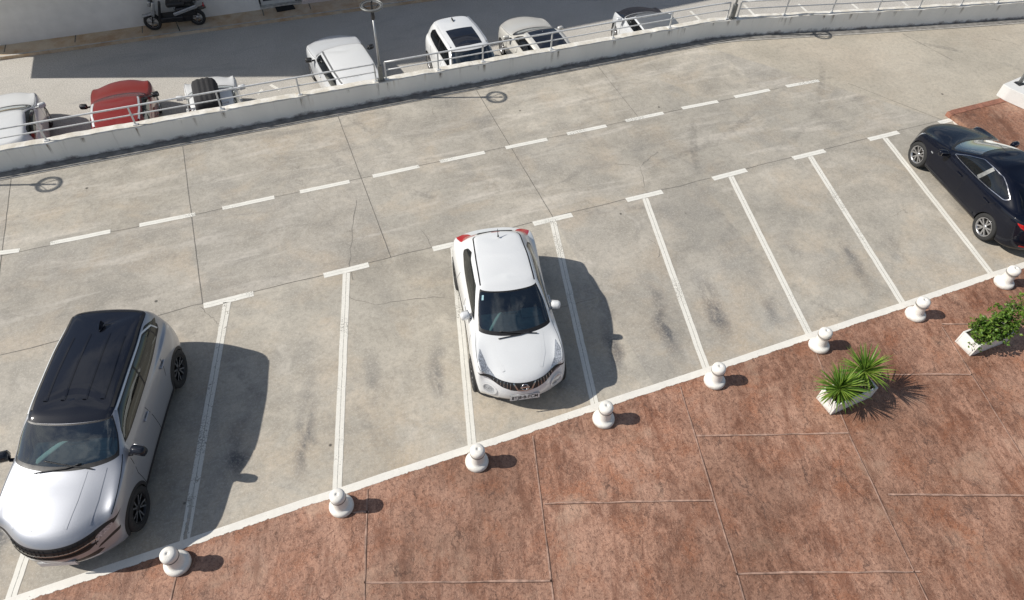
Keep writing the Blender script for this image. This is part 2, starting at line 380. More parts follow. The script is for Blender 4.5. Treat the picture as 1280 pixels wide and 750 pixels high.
class MB:
    """collects simple solids into one mesh"""
    def __init__(s): s.bm = bmesh.new(); s.uv = s.bm.loops.layers.uv.new('UVMap')
    def box(s, c, d, rz=0., bev=0., mi=0, rot=None):
        r = bmesh.ops.create_cube(s.bm, size=1); vs = r['verts']
        mat = Matrix.Translation(c) @ (rot if rot is not None else Matrix.Rotation(rz, 4, 'Z')) @ Matrix.Diagonal((*d, 1))
        bmesh.ops.transform(s.bm, matrix=mat, verts=vs)
        fs = list({f for v in vs for f in v.link_faces})
        if bev:
            es = list({e for f in fs for e in f.edges})
            rr = bmesh.ops.bevel(s.bm, geom=es, offset=bev, segments=2, affect='EDGES', profile=.6)
            fs = rr['faces'] + [f for f in fs if f.is_valid]
        for f in fs: f.material_index = mi; f.smooth = bool(bev)
        return s
    def tube(s, pts, rad, n=10, mi=0, cap=True):
        pts = [Vector(p) for p in pts]; rads = rad if isinstance(rad, (list, tuple)) else [rad]*len(pts)
        rings = []; up = None
        for i, p in enumerate(pts):
            t = (pts[min(i+1, len(pts)-1)]-pts[max(i-1, 0)]).normalized()
            if up is None: up = Vector((0, 0, 1)) if abs(t.z) < .9 else Vector((1, 0, 0))
            a = t.cross(up)
            if a.length < 1e-4: a = t.cross(Vector((0, 1, 0)))
            a.normalize(); b_ = a.cross(t).normalized(); up = b_
            rings.append([s.bm.verts.new(p + a*math.cos(2*math.pi*k/n)*rads[i] + b_*math.sin(2*math.pi*k/n)*rads[i]) for k in range(n)])
        for A, B in zip(rings, rings[1:]):
            for k in range(n):
                f = s.bm.faces.new((A[k], A[(k+1) % n], B[(k+1) % n], B[k])); f.smooth = True; f.material_index = mi
        if cap:
            for rr in (rings[0][::-1], rings[-1]):
                f = s.bm.faces.new(rr); f.material_index = mi
        return s
    def lathe(s, prof, n=28, mi=0, axis='Z', origin=(0, 0, 0), smooth=True):
        rows = []
        for r, z in prof:
            row = []
            for k in range(n):
                a = 2*math.pi*k/n
                p = (r*math.cos(a), r*math.sin(a), z) if axis == 'Z' else (r*math.cos(a), z, r*math.sin(a))
                row.append(s.bm.verts.new(Vector(p)+Vector(origin)))
            rows.append(row)
        for A, B in zip(rows, rows[1:]):
            for k in range(n):
                q = (A[k], A[(k+1) % n], B[(k+1) % n], B[k])
                f = s.bm.faces.new(q if axis == 'Z' else q[::-1]); f.smooth = smooth; f.material_index = mi
        return s
    def quad(s, ps, mi=0, uvs=None, smooth=False):
        f = s.bm.faces.new([s.bm.verts.new(Vector(p)) for p in ps]); f.material_index = mi; f.smooth = smooth
        if uvs:
            for l, u in zip(f.loops, uvs): l[s.uv].uv = u
        return s
    def prism(s, poly, z0, z1, mi=0, bev=0.):
        b = [s.bm.verts.new((p[0], p[1], z0)) for p in poly]; t = [s.bm.verts.new((p[0], p[1], z1)) for p in poly]
        n = len(poly); fs = [s.bm.faces.new(b[::-1]), s.bm.faces.new(t)]
        for k in range(n): fs.append(s.bm.faces.new((b[k], b[(k+1) % n], t[(k+1) % n], t[k])))
        bmesh.ops.recalc_face_normals(s.bm, faces=fs)
        if bev: bmesh.ops.bevel(s.bm, geom=list({e for f in fs for e in f.edges}), offset=bev, segments=2, affect='EDGES')
        for f in s.bm.faces:
            if f.material_index == 0 and mi: f.material_index = mi
        return s
    def build(s, name, mats, parent=None):
        me = bpy.data.meshes.new(name); s.bm.normal_update(); s.bm.to_mesh(me); s.bm.free()
        for m in (mats if isinstance(mats, (list, tuple)) else [mats]): me.materials.append(m)
        return link(name, me, parent)

def ribbon(mb, pts, w, z, mi=0, wob=0.):
    """flat strip of constant width along a polyline, UV.x along 0..1, UV.y across"""
    pts = [np.array(p[:2], float) for p in pts]
    seg = [np.linalg.norm(b-a) for a, b in zip(pts, pts[1:])]; tot = sum(seg); acc = 0; rows = []
    for i, p in enumerate(pts):
        t = pts[min(i+1, len(pts)-1)]-pts[max(i-1, 0)]; t /= np.linalg.norm(t); nrm = np.array([-t[1], t[0]])
        ww = w*(1+wob*rng.normal()); off = wob*w*rng.normal()
        rows.append((p+nrm*(off-ww/2), p+nrm*(off+ww/2), acc/tot)); acc += seg[i] if i < len(seg) else 0
    for a, b_ in zip(rows, rows[1:]):
        mb.quad([(*a[0], z), (*b_[0], z), (*b_[1], z), (*a[1], z)], mi, [(a[2], 0), (b_[2], 0), (b_[2], 1), (a[2], 1)])
def sub(a, b_, n): return [np.array(a, float)+(np.array(b_, float)-np.array(a, float))*i/n for i in range(n+1)]
def ring_mat():
    m, nt, b = newmat('lamp_diffuser'); out = nt.nodes['Material Output']; b.inputs['Base Color'].default_value = (.42, .43, .43, 1); b.inputs['Roughness'].default_value = .3
    t = N(nt, 'ShaderNodeBsdfTransparent', inp={'Color': (.55, .56, .56, 1)}); mx = N(nt, 'ShaderNodeMixShader', inp={0: .72}); L(nt, b.outputs[0], mx.inputs[1]); L(nt, t.outputs[0], mx.inputs[2]); L(nt, mx.outputs[0], out.inputs[0]); return m
M['diffuser'] = ring_mat()
def stain_mat():
    m, nt, b = newmat('rust_drip'); out = nt.nodes['Material Output']; p = worldpos(nt)
    uv = N(nt, 'ShaderNodeTexCoord').outputs['UV']; q = N(nt, 'ShaderNodeSeparateXYZ'); L(nt, uv, q.inputs[0])
    b.inputs['Base Color'].default_value = (.20, .155, .105, 1); b.inputs['Roughness'].default_value = .9
    n1 = noise(nt, scaled(nt, p, (16, 16, 1.2)), 1.5, 6, .7)
    a = mth(nt, 'MULTIPLY', fr(nt, n1, .40, .62), mth(nt, 'MULTIPLY', q.outputs[1], fr(nt, mth(nt, 'ABSOLUTE', mth(nt, 'SUBTRACT', q.outputs[0], .5)), .5, .15)))
    t = N(nt, 'ShaderNodeBsdfTransparent'); mx = N(nt, 'ShaderNodeMixShader'); L(nt, mth(nt, 'MULTIPLY', a, .85), mx.inputs[0]); L(nt, t.outputs[0], mx.inputs[1]); L(nt, b.outputs[0], mx.inputs[2]); L(nt, mx.outputs[0], out.inputs[0]); return m
M['drip'] = stain_mat()
M['sticker'] = simple('sticker_blue', (.35, .55, .60), .4, var=.2)
# ------------------------------------------------------------------ cars: one smooth B-spline skin per car, cut into panels, panes and lamps
NS = 14
MIRY = np.array([1., -1., 1.])
class Surf:
    def __init__(s, rings):
        P = np.array(rings, float).transpose(1, 0, 2)
        P = np.concatenate([P[1:2]*MIRY, P, P[-2:-1]*MIRY], 0)
        P = np.concatenate([2*P[:, :1]-P[:, 1:2], P, P[:, -2:-1]*MIRY], 1)
        s.P = P; s.nu = P.shape[0]-3; s.nv = P.shape[1]-3
        gu, gv = np.meshgrid(np.linspace(0, s.nu, 235), np.linspace(0, s.nv, 209), indexing='ij')
        s.gu, s.gv = gu.ravel(), gv.ravel(); s.gp = s.ev(s.gu, s.gv)
    @staticmethod
    def _b(t): return np.stack([(1-t)**3, 3*t**3-6*t**2+4, -3*t**3+3*t**2+3*t+1, t**3], -1)/6
    def ev(s, u, v):
        u = np.atleast_1d(np.asarray(u, float)); v = np.atleast_1d(np.asarray(v, float))
        i = np.clip(np.floor(u).astype(int), 0, s.nu-1); j = np.clip(np.floor(v).astype(int), 0, s.nv-1)
        bu, bv = s._b(u-i), s._b(v-j); out = np.zeros((len(u), 3))
        for a in range(4):
            for b in range(4): out += (bu[:, a]*bv[:, b])[:, None]*s.P[i+a, j+b]
        return out
    def nrm(s, u, v):
        e = 2e-3; n = np.cross(s.ev(np.clip(u+e, 0, s.nu), v)-s.ev(np.clip(u-e, 0, s.nu), v), s.ev(u, np.clip(v+e, 0, s.nv))-s.ev(u, np.clip(v-e, 0, s.nv)))
        l = np.linalg.norm(n, axis=1); bad = l < 1e-12; n[bad] = (0, 0, 1); l[bad] = 1
        return n/l[:, None]
    def inv(s, view, pts, ur=(0, 13), vr=(0, 99)):
        ax = {'side': [0, 2], 'front': [1, 2], 'top': [0, 1]}[view]
        ok = np.nonzero((s.gu >= ur[0]-1e-6) & (s.gu <= ur[1]+1e-6) & (s.gv >= vr[0]-1e-6) & (s.gv <= vr[1]+1e-6))[0]
        out = []
        for p in np.asarray(pts, float):
            k = ok[np.argmin(((s.gp[ok][:, ax]-p)**2).sum(1))]; u, v = s.gu[k], s.gv[k]
            for _ in range(6):
                c = s.ev([u, u+1e-4, u], [v, v, v+1e-4])[:, ax]
                J = np.stack([(c[1]-c[0])/1e-4, (c[2]-c[0])/1e-4], 1)
                st = np.linalg.lstsq(J, p-c[0], rcond=1e-3)[0]; st = np.clip(st, -.2, .2)
                u = min(max(u+st[0], ur[0]), min(ur[1], s.nu)); v = min(max(v+st[1], vr[0]), min(vr[1], s.nv))
            out.append((u if u > .015 else 0., v))
        return np.array(out)
def roundpoly(pts, r, n=4):
    pts = [np.array(p, float) for p in pts]; out = []; m = len(pts)
    for i in range(m):
        p, a, b = pts[i], pts[i-1], pts[(i+1) % m]; da, db = np.linalg.norm(a-p), np.linalg.norm(b-p)
        rr = min(r, .45*da, .45*db); A, B = p+(a-p)/da*rr, p+(b-p)/db*rr
        for k in range(n+1):
            t = k/n; out.append((1-t)**2*A+2*t*(1-t)*p+t*t*B)
    return out
def dens(pts, step, closed=True):
    out = []; pts = [np.array(p, float) for p in pts]; q = pts+[pts[0]] if closed else pts
    for a, b in zip(q, q[1:]):
        n = max(1, int(math.ceil(np.linalg.norm(b-a)/step)))
        out += [a+(b-a)*k/n for k in range(n)]
    if not closed: out.append(q[-1])
    return out
def inpoly(P, poly):
    x, y = P[:, 0], P[:, 1]; c = np.zeros(len(P), bool); q = np.roll(poly, 1, 0)
    for (x1, y1), (x2, y2) in zip(poly, q):
        if y1 == y2: continue
        h = ((y1 > y) != (y2 > y)) & (x < (x2-x1)*(y-y1)/(y2-y1)+x1); c ^= h
    return c

def lower_ring(nose, tail, w, zk, xw, cf=(.06, .27), cr=(.05, .22), wm=None, fy=(.47, .84, .965), ry=(.97, .85, .47)):
    f, r = xw
    xs = [nose, nose-cf[0], nose-cf[1], f+.40, f, f-.46, f-.46+(r-f+.92)*.33, f-.46+(r-f+.92)*.67, r+.46, r, r-.40, tail+cr[1], tail+cr[0], tail]
    ys = [0, fy[0]*w, fy[1]*w, fy[2]*w, w, w, w, w, w, w, ry[0]*w, ry[1]*w, ry[2]*w, 0]
    if wm: ys = [a*b for a, b in zip(ys, wm)]
    zs = np.interp(range(NS), *zip(*zk))
    return np.stack([xs, ys, zs], 1)
def upper_ring(xf, xr, w, zk, of=(.03, .12, .24, .40, .62), orr=(.62, .24, .08, .02), yf=(.45, .80, .94, .985), yr=(.985, .82, .45), w9=1.):
    x5, x9 = xf-of[4], xr+orr[0]
    xs = [xf, xf-of[0], xf-of[1], xf-of[2], xf-of[3], x5, x5+(x9-x5)*.27, x5+(x9-x5)*.5, x5+(x9-x5)*.78, x9, xr+orr[1], xr+orr[2], xr+orr[3], xr]
    ys = [0, yf[0]*w, yf[1]*w, yf[2]*w, yf[3]*w, w, w, w, w, w*w9, yr[0]*w*w9, yr[1]*w*w9, yr[2]*w*w9, 0]
    return np.stack([xs, ys, np.interp(range(NS), *zip(*zk))], 1)
def assemble(lo, belt, roof, crown=.03, rcrown=.035, bulge=.015, hood_t=(.20, .62), rear_crown=.0, roofx=(.16, .42, .70)):
    """lo: rings 0-5 (last = shoulder / bonnet edge), belt ring 8, roof edge ring 10 -> 14 rings"""
    sh = lo[-1]; out = list(lo)
    cw = np.array([1, .95, .6, .25, .1, 0, 0, 0, 0, 0, .1, .5, .9, 1])
    for t in hood_t:
        r = sh*(1-t)+belt*t; h = 4*t*(1-t)
        r[:7, 2] += crown*cw[:7]*h; r[7:, 2] += rear_crown*cw[7:]*h; out.append(r)
    out.append(belt)
    mid = .5*(belt+roof); d = mid[:, :2].copy(); d[:, 0] *= .3
    n = d/np.maximum(np.linalg.norm(d, axis=1, keepdims=True), 1e-6); mid[:, :2] += n*bulge; mid[:, 2] += bulge*.6; out.append(mid)
    out.append(roof)
    cx = .5*(roof[0, 0]+roof[-1, 0])
    for ys, zz, xx in ((.88, .45, roofx[0]), (.45, .86, roofx[1]), (0, 1., roofx[2])):
        r = roof.copy(); r[:, 1] *= ys; r[:, 0] = cx+(r[:, 0]-cx)*(1-xx*.5); r[:, 2] += rcrown*zz*np.array([.8, .8, .82, .85, .9, 1, 1, 1, 1, .9, .8, .65, .55, .5]); out.append(r)
    return out

CARS = []
class Car:
    def __init__(s, root, rings, paintm, res=5):
        CARS.append(s)
        s.root, s.S, s.paint, s.res = root, Surf(rings), paintm, res
        s.reg = []; s.seams = {}; s.extra = []
    def uvof(s, view, pts, ur, vr, step=.035, closed=True, rnd=0):
        if view == 'uv':
            if rnd: pts = roundpoly(pts, rnd)
            pts = dens([np.array(p)*(.3, .12) for p in pts], .03, closed)
            uv = np.array(pts)/(.3, .12)
        else:
            if rnd: pts = roundpoly(pts, rnd)
            uv = s.S.inv(view, dens(pts, step, closed), ur, vr)
        uv[:, 0] = np.clip(uv[:, 0], 0, s.S.nu); uv[:, 1] = np.clip(uv[:, 1], 0, s.S.nv); return uv
    def region(s, name, mat, view, pts, ur=(0, 13), vr=(0, 99), pair=False, rnd=0, label=None, parent=None, hole=False, seam=None):
        uv = s.uvof(view, pts, ur, vr, rnd=rnd); s.reg.append(dict(name=name, mat=mat, uv=uv, pair=pair, label=label, parent=parent, hole=hole))
        if seam: s._strip(uv, True, seam, .0012, M['gap'], 'body', True)
        return uv
    def _strip(s, uv, closed, w, h, mat, into, drop_center=False):
        s.seams.setdefault(into, []).append((uv, closed, w, h, mat, drop_center))
    def strip(s, view, pts, w, h, mat, into='body', ur=(0, 13), vr=(0, 99), rnd=0, closed=False):
        s._strip(s.uvof(view, pts, ur, vr, closed=closed, rnd=rnd), closed, w, h, mat, into)
    def pt(s, view, p, ur=(0, 13), vr=(0, 99)):
        uv = s.S.inv(view, [p], ur, vr) if view != 'uv' else np.array([p]); return s.S.ev(uv[:, 0], uv[:, 1])[0], s.S.nrm(uv[:, 0], uv[:, 1])[0]
    def strip_geo(s, uv, closed, w, h, drop):
        P = s.S.ev(uv[:, 0], uv[:, 1]); n = s.S.nrm(uv[:, 0], uv[:, 1]); m = len(P)
        t = (np.roll(P, -1, 0)-np.roll(P, 1, 0)) if closed else np.gradient(P, axis=0)
        sd = np.cross(n, t); sd /= np.maximum(np.linalg.norm(sd, axis=1, keepdims=True), 1e-9)
        prof = [(-.5, .0002), (-.3, h), (.3, h), (.5, .0002)] if h > .003 else [(-.5, h), (.5, h)]
        V = [P+sd*(a*w)+n*b for a, b in prof]; k = len(prof)
        verts = np.stack(V, 1).reshape(-1, 3); faces = []
        for i in range(m if closed else m-1):
            j = (i+1) % m
            if drop and ((uv[i, 0] < .02 and uv[j, 0] < .02) or (uv[i, 0] > s.S.nu-.02 and uv[j, 0] > s.S.nu-.02)): continue
            for q in range(k-1): faces.append((i*k+q, j*k+q, j*k+q+1, i*k+q+1))
        return verts, faces, np.repeat(n, k, 0)
    def finish(s, names_parent=None):
        S = s.S; sc = np.array([.3, .12])
        gu = np.linspace(0, S.nu, S.nu*s.res+1); gv = np.linspace(0, S.nv, int(S.nv*s.res*.72)+1)
        G = np.stack(np.meshgrid(gu, gv, indexing='ij'), -1).reshape(-1, 2)
        pts = [tuple(p*sc) for p in G]; edges = []
        for r in s.reg:
            b = len(pts); n = len(r['uv']); pts += [tuple(p*sc) for p in r['uv']]; edges += [(b+i, b+(i+1) % n) for i in range(n)]
        vs, _, fs, *_ = delaunay_2d_cdt([Vector(p) for p in pts], edges, [], 0, 1e-5)
        uv = np.array([tuple(v) for v in vs])/sc; uv[:, 0] = np.clip(uv[:, 0], 0, S.nu); uv[:, 1] = np.clip(uv[:, 1], 0, S.nv)
        F = np.array([f for f in fs if len(f) == 3]); cen = uv[F].mean(1)
        P = S.ev(uv[:, 0], uv[:, 1]); Nn = S.nrm(uv[:, 0], uv[:, 1]); onc = np.abs(P[:, 1]) < 1e-4; Nn[onc, 1] = 0
        Nn /= np.maximum(np.linalg.norm(Nn, axis=1, keepdims=True), 1e-9)
        own = np.full(len(F), -1)
        for i, r in enumerate(s.reg): own[inpoly(cen, r['uv'])] = i
        objs = {}
        def emit(name, sel, mat, sides, extra, parent, label):
            T = F[sel]; used = np.unique(T); mp = -np.ones(len(P), int); mp[used] = np.arange(len(used))
            V, NN, FF, MI, mats = [], [], [], [], [mat]
            if sides == 'both':
                V = np.concatenate([P[used], P[used]*MIRY]); NN = np.concatenate([Nn[used], Nn[used]*MIRY]); k = len(used)
                m2 = mp.copy()+k; c = used[onc[used]]; m2[c] = mp[c]
                FF = [tuple(mp[t]) for t in T]+[tuple(m2[t][::-1]) for t in T]
            else:
                sg = 1 if sides == 'L' else -1; V = P[used]*(1, sg, 1); NN = Nn[used]*(1, sg, 1)
                FF = [tuple(mp[t][::sg]) for t in T]
            MI = [0]*len(FF)
            for (uvs, closed, w, h, m_, drop) in extra:
                if m_ not in mats: mats.append(m_)
                a, f, n = s.strip_geo(uvs, closed, w, h, drop)
                for sg in ((1, -1) if sides == 'both' else ((1,) if sides == 'L' else (-1,))):
                    b = len(V); V = np.concatenate([V, a*(1, sg, 1)]); NN = np.concatenate([NN, n*(1, sg, 1)])
                    FF += [tuple(b+i for i in (q if sg == 1 else q[::-1])) for q in f]; MI += [mats.index(m_)]*len(f)
            me = bpy.data.meshes.new(name); me.from_pydata([tuple(v) for v in V], [], FF); me.update()
            for m_ in mats: me.materials.append(m_)
            me.polygons.foreach_set('material_index', MI); me.polygons.foreach_set('use_smooth', [True]*len(FF))
            me.normals_split_custom_set_from_vertices([tuple(n) for n in NN])
            o = link(name, me, parent or s.root)
            if label: o['label'] = label
            return o
        objs['body'] = emit('body', own == -1, s.paint, 'both', s.seams.get('body', []), None, None)
        for i, r in enumerate(s.reg):
            if r['hole'] or not (own == i).any(): continue
            ex = s.seams.get(r['name'], []) if r['name'] not in objs else []
            for sd in (('L', 'R') if r['pair'] else ('both',)):
                par = objs.get((r['parent'], sd)) or objs.get(r['parent']) if r['parent'] else None
                o = emit(r['name'], own == i, r['mat'], sd, ex, par, r['label'])
                objs[(r['name'], sd)] = o; objs[r['name']] = o
        s.objs = objs; return objs

def rounded(mb, c, d, bev, rot=None, mi=0): mb.box(c, d, 0, bev, mi, rot); return mb

_wheel = {}
def wheel_proto(R, W, rr, style):
    """mesh data of one wheel (axle along y, outer face at +y): hub, tyre, rim"""
    k = (R, W, rr, style)
    if k in _wheel: return _wheel[k]
    h = W/2
    hub = MB(); hub.lathe([(0.001, -h*.2), (rr*.78, -h*.2), (rr*.78, 0), (0.001, 0)], 24, axis='Y'); hub.lathe([(rr*.99, -h*.9), (rr*.99, h*.15)], 28, axis='Y')
    o1 = hub.build('wheel', M['brake']); m1 = o1.data; bpy.data.objects.remove(o1)
    t = MB(); t.lathe([(rr, -h*.86), (rr+.02, -h*.95), (R-.045, -h), (R-.012, -h*.88), (R, -h*.66), (R, h*.66), (R-.012, h*.88), (R-.045, h), (rr+.02, h*.95), (rr, h*.86), (rr-.012, h*.80)], 40, axis='Y')
    o2 = t.build('tyre', M['rubber']); m2 = o2.data; bpy.data.objects.remove(o2)
    r = MB(); r.lathe([(rr-.014, h*.80), (rr+.004, h*.86), (rr+.002, h*.9), (rr-.02, h*.84), (rr-.03, h*.45)], 40, axis='Y')
    r.lathe([(.001, h*.78), (.028, h*.78), (.05, h*.7), (.06, h*.55)], 20, axis='Y')
    ns = 5
    for i in range(ns):
        for da in ((-.20, .20) if style != 'single' else (0,)):
            a0 = 2*math.pi*i/ns+da*.55; a1 = 2*math.pi*i/ns+da*1.25
            p0 = Vector((.045*math.cos(a0), 0, .045*math.sin(a0))); p1 = Vector(((rr-.012)*math.cos(a1), 0, (rr-.012)*math.sin(a1)))
            tn = (p1-p0).normalized(); sd = Vector((-tn.z, 0, tn.x)); wd = .017 if style != 'single' else .035
            A = [p0+sd*wd*.9+Vector((0, h*.66, 0)), p0-sd*wd*.9+Vector((0, h*.66, 0)), p1-sd*wd*1.2+Vector((0, h*.80, 0)), p1+sd*wd*1.2+Vector((0, h*.80, 0))]
            B = [q-Vector((0, .035, 0)) for q in A]
            vs = [r.bm.verts.new(q) for q in A+B]
            for f in ((0, 1, 2, 3), (0, 3, 7, 4), (1, 5, 6, 2), (4, 7, 6, 5)):
                fc = r.bm.faces.new([vs[q] for q in f]); fc.material_index = 0
            if style == 'dark':      # machined facing on one edge of each spoke
                C = [q+Vector((0, .0015, 0)) for q in (A[0], A[0].lerp(A[1], .65), A[3].lerp(A[2], .65), A[3])]
                fc = r.bm.faces.new([r.bm.verts.new(q) for q in C]); fc.material_index = 1
    bmesh.ops.recalc_face_normals(r.bm, faces=r.bm.faces)
    o3 = r.build('rim', [M['darkrim'] if style == 'dark' else M['rim'], M['rim']]); m3 = o3.data; bpy.data.objects.remove(o3)
    _wheel[k] = (m1, m2, m3); return _wheel[k]
def add_wheels(root, xw, track, R, W, rr, style, steer=0.):
    for x in xw:
        for sg in (1, -1):
            m1, m2, m3 = wheel_proto(R, W, rr, style)
            w = link('wheel', m1, root); w.location = (x, sg*(track/2), R); w.rotation_euler = (0, 1.1*x+sg, 0 if sg > 0 else math.pi)
            if x == xw[0]: w.rotation_euler.z += steer
            w.rotation_mode = 'XYZ'
            link('tyre', m2, w); link('rim', m3, w)

def arches(car, xw, R, w, zs=.22, seam=.05, smat=None, sh=.012, cut=1.12):
    Ra = R*cut
    for x, ur in ((xw[0], (2.6, 5.6)), (xw[1], (7.4, 11.2))):
        pts = [(x+Ra*math.cos(a), R+Ra*math.sin(a)) for a in np.linspace(-.40, math.pi+.40, 26)]
        pts = [(px, max(pz, zs)) for px, pz in pts]
        uv = car.S.inv('side', pts, ur, (0, 5.4))
        lo0 = np.array([[uv[0, 0], 0.]]); lo1 = np.array([[uv[-1, 0], 0.]])
        poly = np.concatenate([uv, lo1, lo0]); car.reg.append(dict(name='arch', mat=None, uv=poly, pair=True, label=None, parent=None, hole=True))
        if smat: car._strip(uv, False, seam, sh, smat, 'body')
        for sg in (1, -1):
            mb = MB(); P = car.S.ev(uv[:, 0], uv[:, 1]); y1 = w-.34
            for a, b in zip(P, P[1:]):
                q = [(a[0], sg*(a[1]-.004), a[2]), (b[0], sg*(b[1]-.004), b[2]), (b[0], sg*y1, b[2]), (a[0], sg*y1, a[2])]
                mb.quad(q if sg > 0 else q[::-1])
            f = mb.bm.faces.new([mb.bm.verts.new((a[0], sg*y1, a[2])) for a in (P if sg > 0 else P[::-1])])
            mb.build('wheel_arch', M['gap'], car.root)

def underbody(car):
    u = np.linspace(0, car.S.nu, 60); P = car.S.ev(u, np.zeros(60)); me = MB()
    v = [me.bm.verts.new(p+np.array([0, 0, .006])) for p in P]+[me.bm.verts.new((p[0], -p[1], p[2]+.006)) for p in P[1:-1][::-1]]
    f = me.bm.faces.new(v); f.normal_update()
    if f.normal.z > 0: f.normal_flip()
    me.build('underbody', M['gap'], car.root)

def cabin(root, xs, w, zseat, zhead, rhd=False, dash='cabin', dashx=None, red=False):
    """dashboard, wheel, front seats, rear bench and floor, all inside the glasshouse; xs = (dash front, front seats, rear seats, end)"""
    b = MB(); b.box(((xs[0]+xs[3])/2, 0, zseat-.34), (xs[0]-xs[3], 2*w-.10, .04)); b.build('cabin_floor', M['cabin'], root)
    d = MB(); d.box((xs[0]-.20, 0, zseat+.26), (.56, 2*w-.16, .14), 0, .05); d.box((xs[0]-.42, 0, zseat+.06), (.22, 2*w-.2, .34), 0, .04)
    d.box((xs[0]-.36, .36, zseat+.35), (.22, .36, .07), 0, .03); d.box((xs[0]-.40, 0, zseat+.32), (.03, .24, .14), 0, .01); d.build('dashboard', M[dash], root)
    s_ = .37
    st = MB(); st.lathe([(.175+.014*math.cos(a), .014*math.sin(a)) for a in np.linspace(0, 2*math.pi, 9)], 24)
    st.box((0, 0, -.01), (.34, .035, .02)); st.box((-.08, 0, -.01), (.17, .035, .02)); st.box((0, 0, -.005), (.1, .11, .04), 0, .015)
    o = st.build('steering_wheel', M['plastic'], root); o.location = (xs[0]-.58, s_, zseat+.30); o.rotation_euler = (0, R_(-62), 0)
    mb = MB(); mb.box((xs[0]-.72, 0, zhead+.02), (.03, .22, .07), 0, .012); mb.tube([(xs[0]-.70, 0, zhead+.03), (xs[0]-.70, 0, zhead+.12)], .008, 6); mb.build('rear_view_mirror', M['plastic'], root)
    for sg in (1, -1):
        q = MB(); q.box((xs[1]+.02, sg*s_, zseat-.06), (.50, .50, .16), 0, .06)
        rot = Matrix.Rotation(R_(-16), 4, 'Y'); q.box((xs[1]-.30, sg*s_, zseat+.28), (.14, .48, .62), 0, .06, 0, rot)
        q.box((xs[1]-.41, sg*s_, zhead), (.09, .27, .19), 0, .04, 0, rot); q.build('seat', M['seat'], root)
    q = MB(); q.box((xs[2], 0, zseat-.05), (.48, 2*w-.24, .16), 0, .06); q.box((xs[2]-.28, 0, zseat+.26), (.15, 2*w-.26, .56), 0, .06, 0, Matrix.Rotation(R_(-14), 4, 'Y'))
    for y in (-.38, .38): q.box((xs[2]-.37, y, zhead-.02), (.09, .25, .16), 0, .04)
    q.build('rear_seat', M['seat'], root)

def mirror(car, x, y, z, mat, size=(.12, .23, .155), arm=.12):
    for sg in (1, -1):
        mb = MB(); mb.box((x, sg*y, z), size, 0, min(size)*.42, 0, Matrix.Rotation(sg*R_(-14), 4, 'Z'))
        mb.box((x+.02, sg*(y-size[1]*.5-arm*.35), z-size[2]*.38), (.06, arm, .03), 0, .01, 1)
        mb.box((x-size[0]*.5-.002, sg*(y), z), (.012, size[1]*.72, size[2]*.66), 0, .004, 2, Matrix.Rotation(sg*R_(-14), 4, 'Z'))
        mb.build('wing_mirror', [mat, M['plastic'], M['chrome']], car.root)
def handle(car, x, z, mat, door='door', ur=(4, 10)):
    p, n = car.pt('side', (x, z), ur, (2, 6))
    for sg, sd in ((1, 'L'), (-1, 'R')):
        mb = MB(); mb.box((p[0], sg*(p[1]+.022), p[2]), (.20, .022, .03), 0, .009); mb.box((p[0]+.07, sg*(p[1]+.008), p[2]), (.03, .03, .022)); mb.box((p[0]-.07, sg*(p[1]+.008), p[2]), (.03, .03, .022))
        mb.build('handle', mat, car.objs.get((door, sd)) or car.root)
def wiper(car, pts, h=.018):
    uv = car.uvof('top', pts, (0, 4), (7, 10.2), closed=False); P = car.S.ev(uv[:, 0], uv[:, 1])+car.S.nrm(uv[:, 0], uv[:, 1])*h; return P
def add_wipers(car, lines):
    for ln in lines:
        neg = ln[0][1] < 0 or ln[-1][1] < 0
        P = []
        for x, y in dens(ln, .05, False):
            uv = car.S.inv('top', [(x, abs(y))], (0, 4), (7, 10.2)); p = car.S.ev(uv[:, 0], uv[:, 1])[0]+car.S.nrm(uv[:, 0], uv[:, 1])[0]*.018
            P.append((p[0], p[1]*(1 if y >= 0 else -1), p[2]))
        MB().tube(P, .011, 6).build('wiper', M['plastic'], car.root)
def plate(car, x, z, txt, tilt=0., front=True, w=.52, h=.11):
    """number plate: white sheet in a dark frame with its characters as raised letters"""
    sx = 1 if front else -1
    rot = Matrix.Rotation(-sx*R_(tilt), 4, 'Y')
    mb = MB(); mb.box((x, 0, z), (.016, w+.03, h+.03), 0, .004, 1, rot); n = rot @ Vector((sx, 0, 0))
    mb.box(Vector((x, 0, z))+n*.007, (.008, w, h), 0, .002, 0, rot)
    o = mb.build('number_plate', [M['plate'], M['plastic']], car.root)
    if not txt: return
    cu = bpy.data.curves.new('plate_text', 'FONT'); cu.body = txt; cu.size = h*1.02; cu.align_x = 'CENTER'; cu.align_y = 'CENTER'; cu.extrude = .001; cu.offset = .0022; cu.space_character = 1.05
    t = bpy.data.objects.new('plate_text', cu); COL.objects.link(t); dg = bpy.context.evaluated_depsgraph_get(); me = bpy.data.meshes.new_from_object(t.evaluated_get(dg)); bpy.data.objects.remove(t)
    me.materials.clear(); me.materials.append(M['plate_ink'])
    q = link('plate_characters', me, o)
    xx = max(v.co.x for v in me.vertices)-min(v.co.x for v in me.vertices); k = min(1., w*.92/max(xx, .01))
    base = Matrix(((0, 0, sx, 0), (sx, 0, 0, 0), (0, 1, 0, 0), (0, 0, 0, 1)))
    q.matrix_local = Matrix.Translation(Vector((x, 0, z))+n*.0118) @ rot @ base @ Matrix.Diagonal((k, 1, 1, 1))
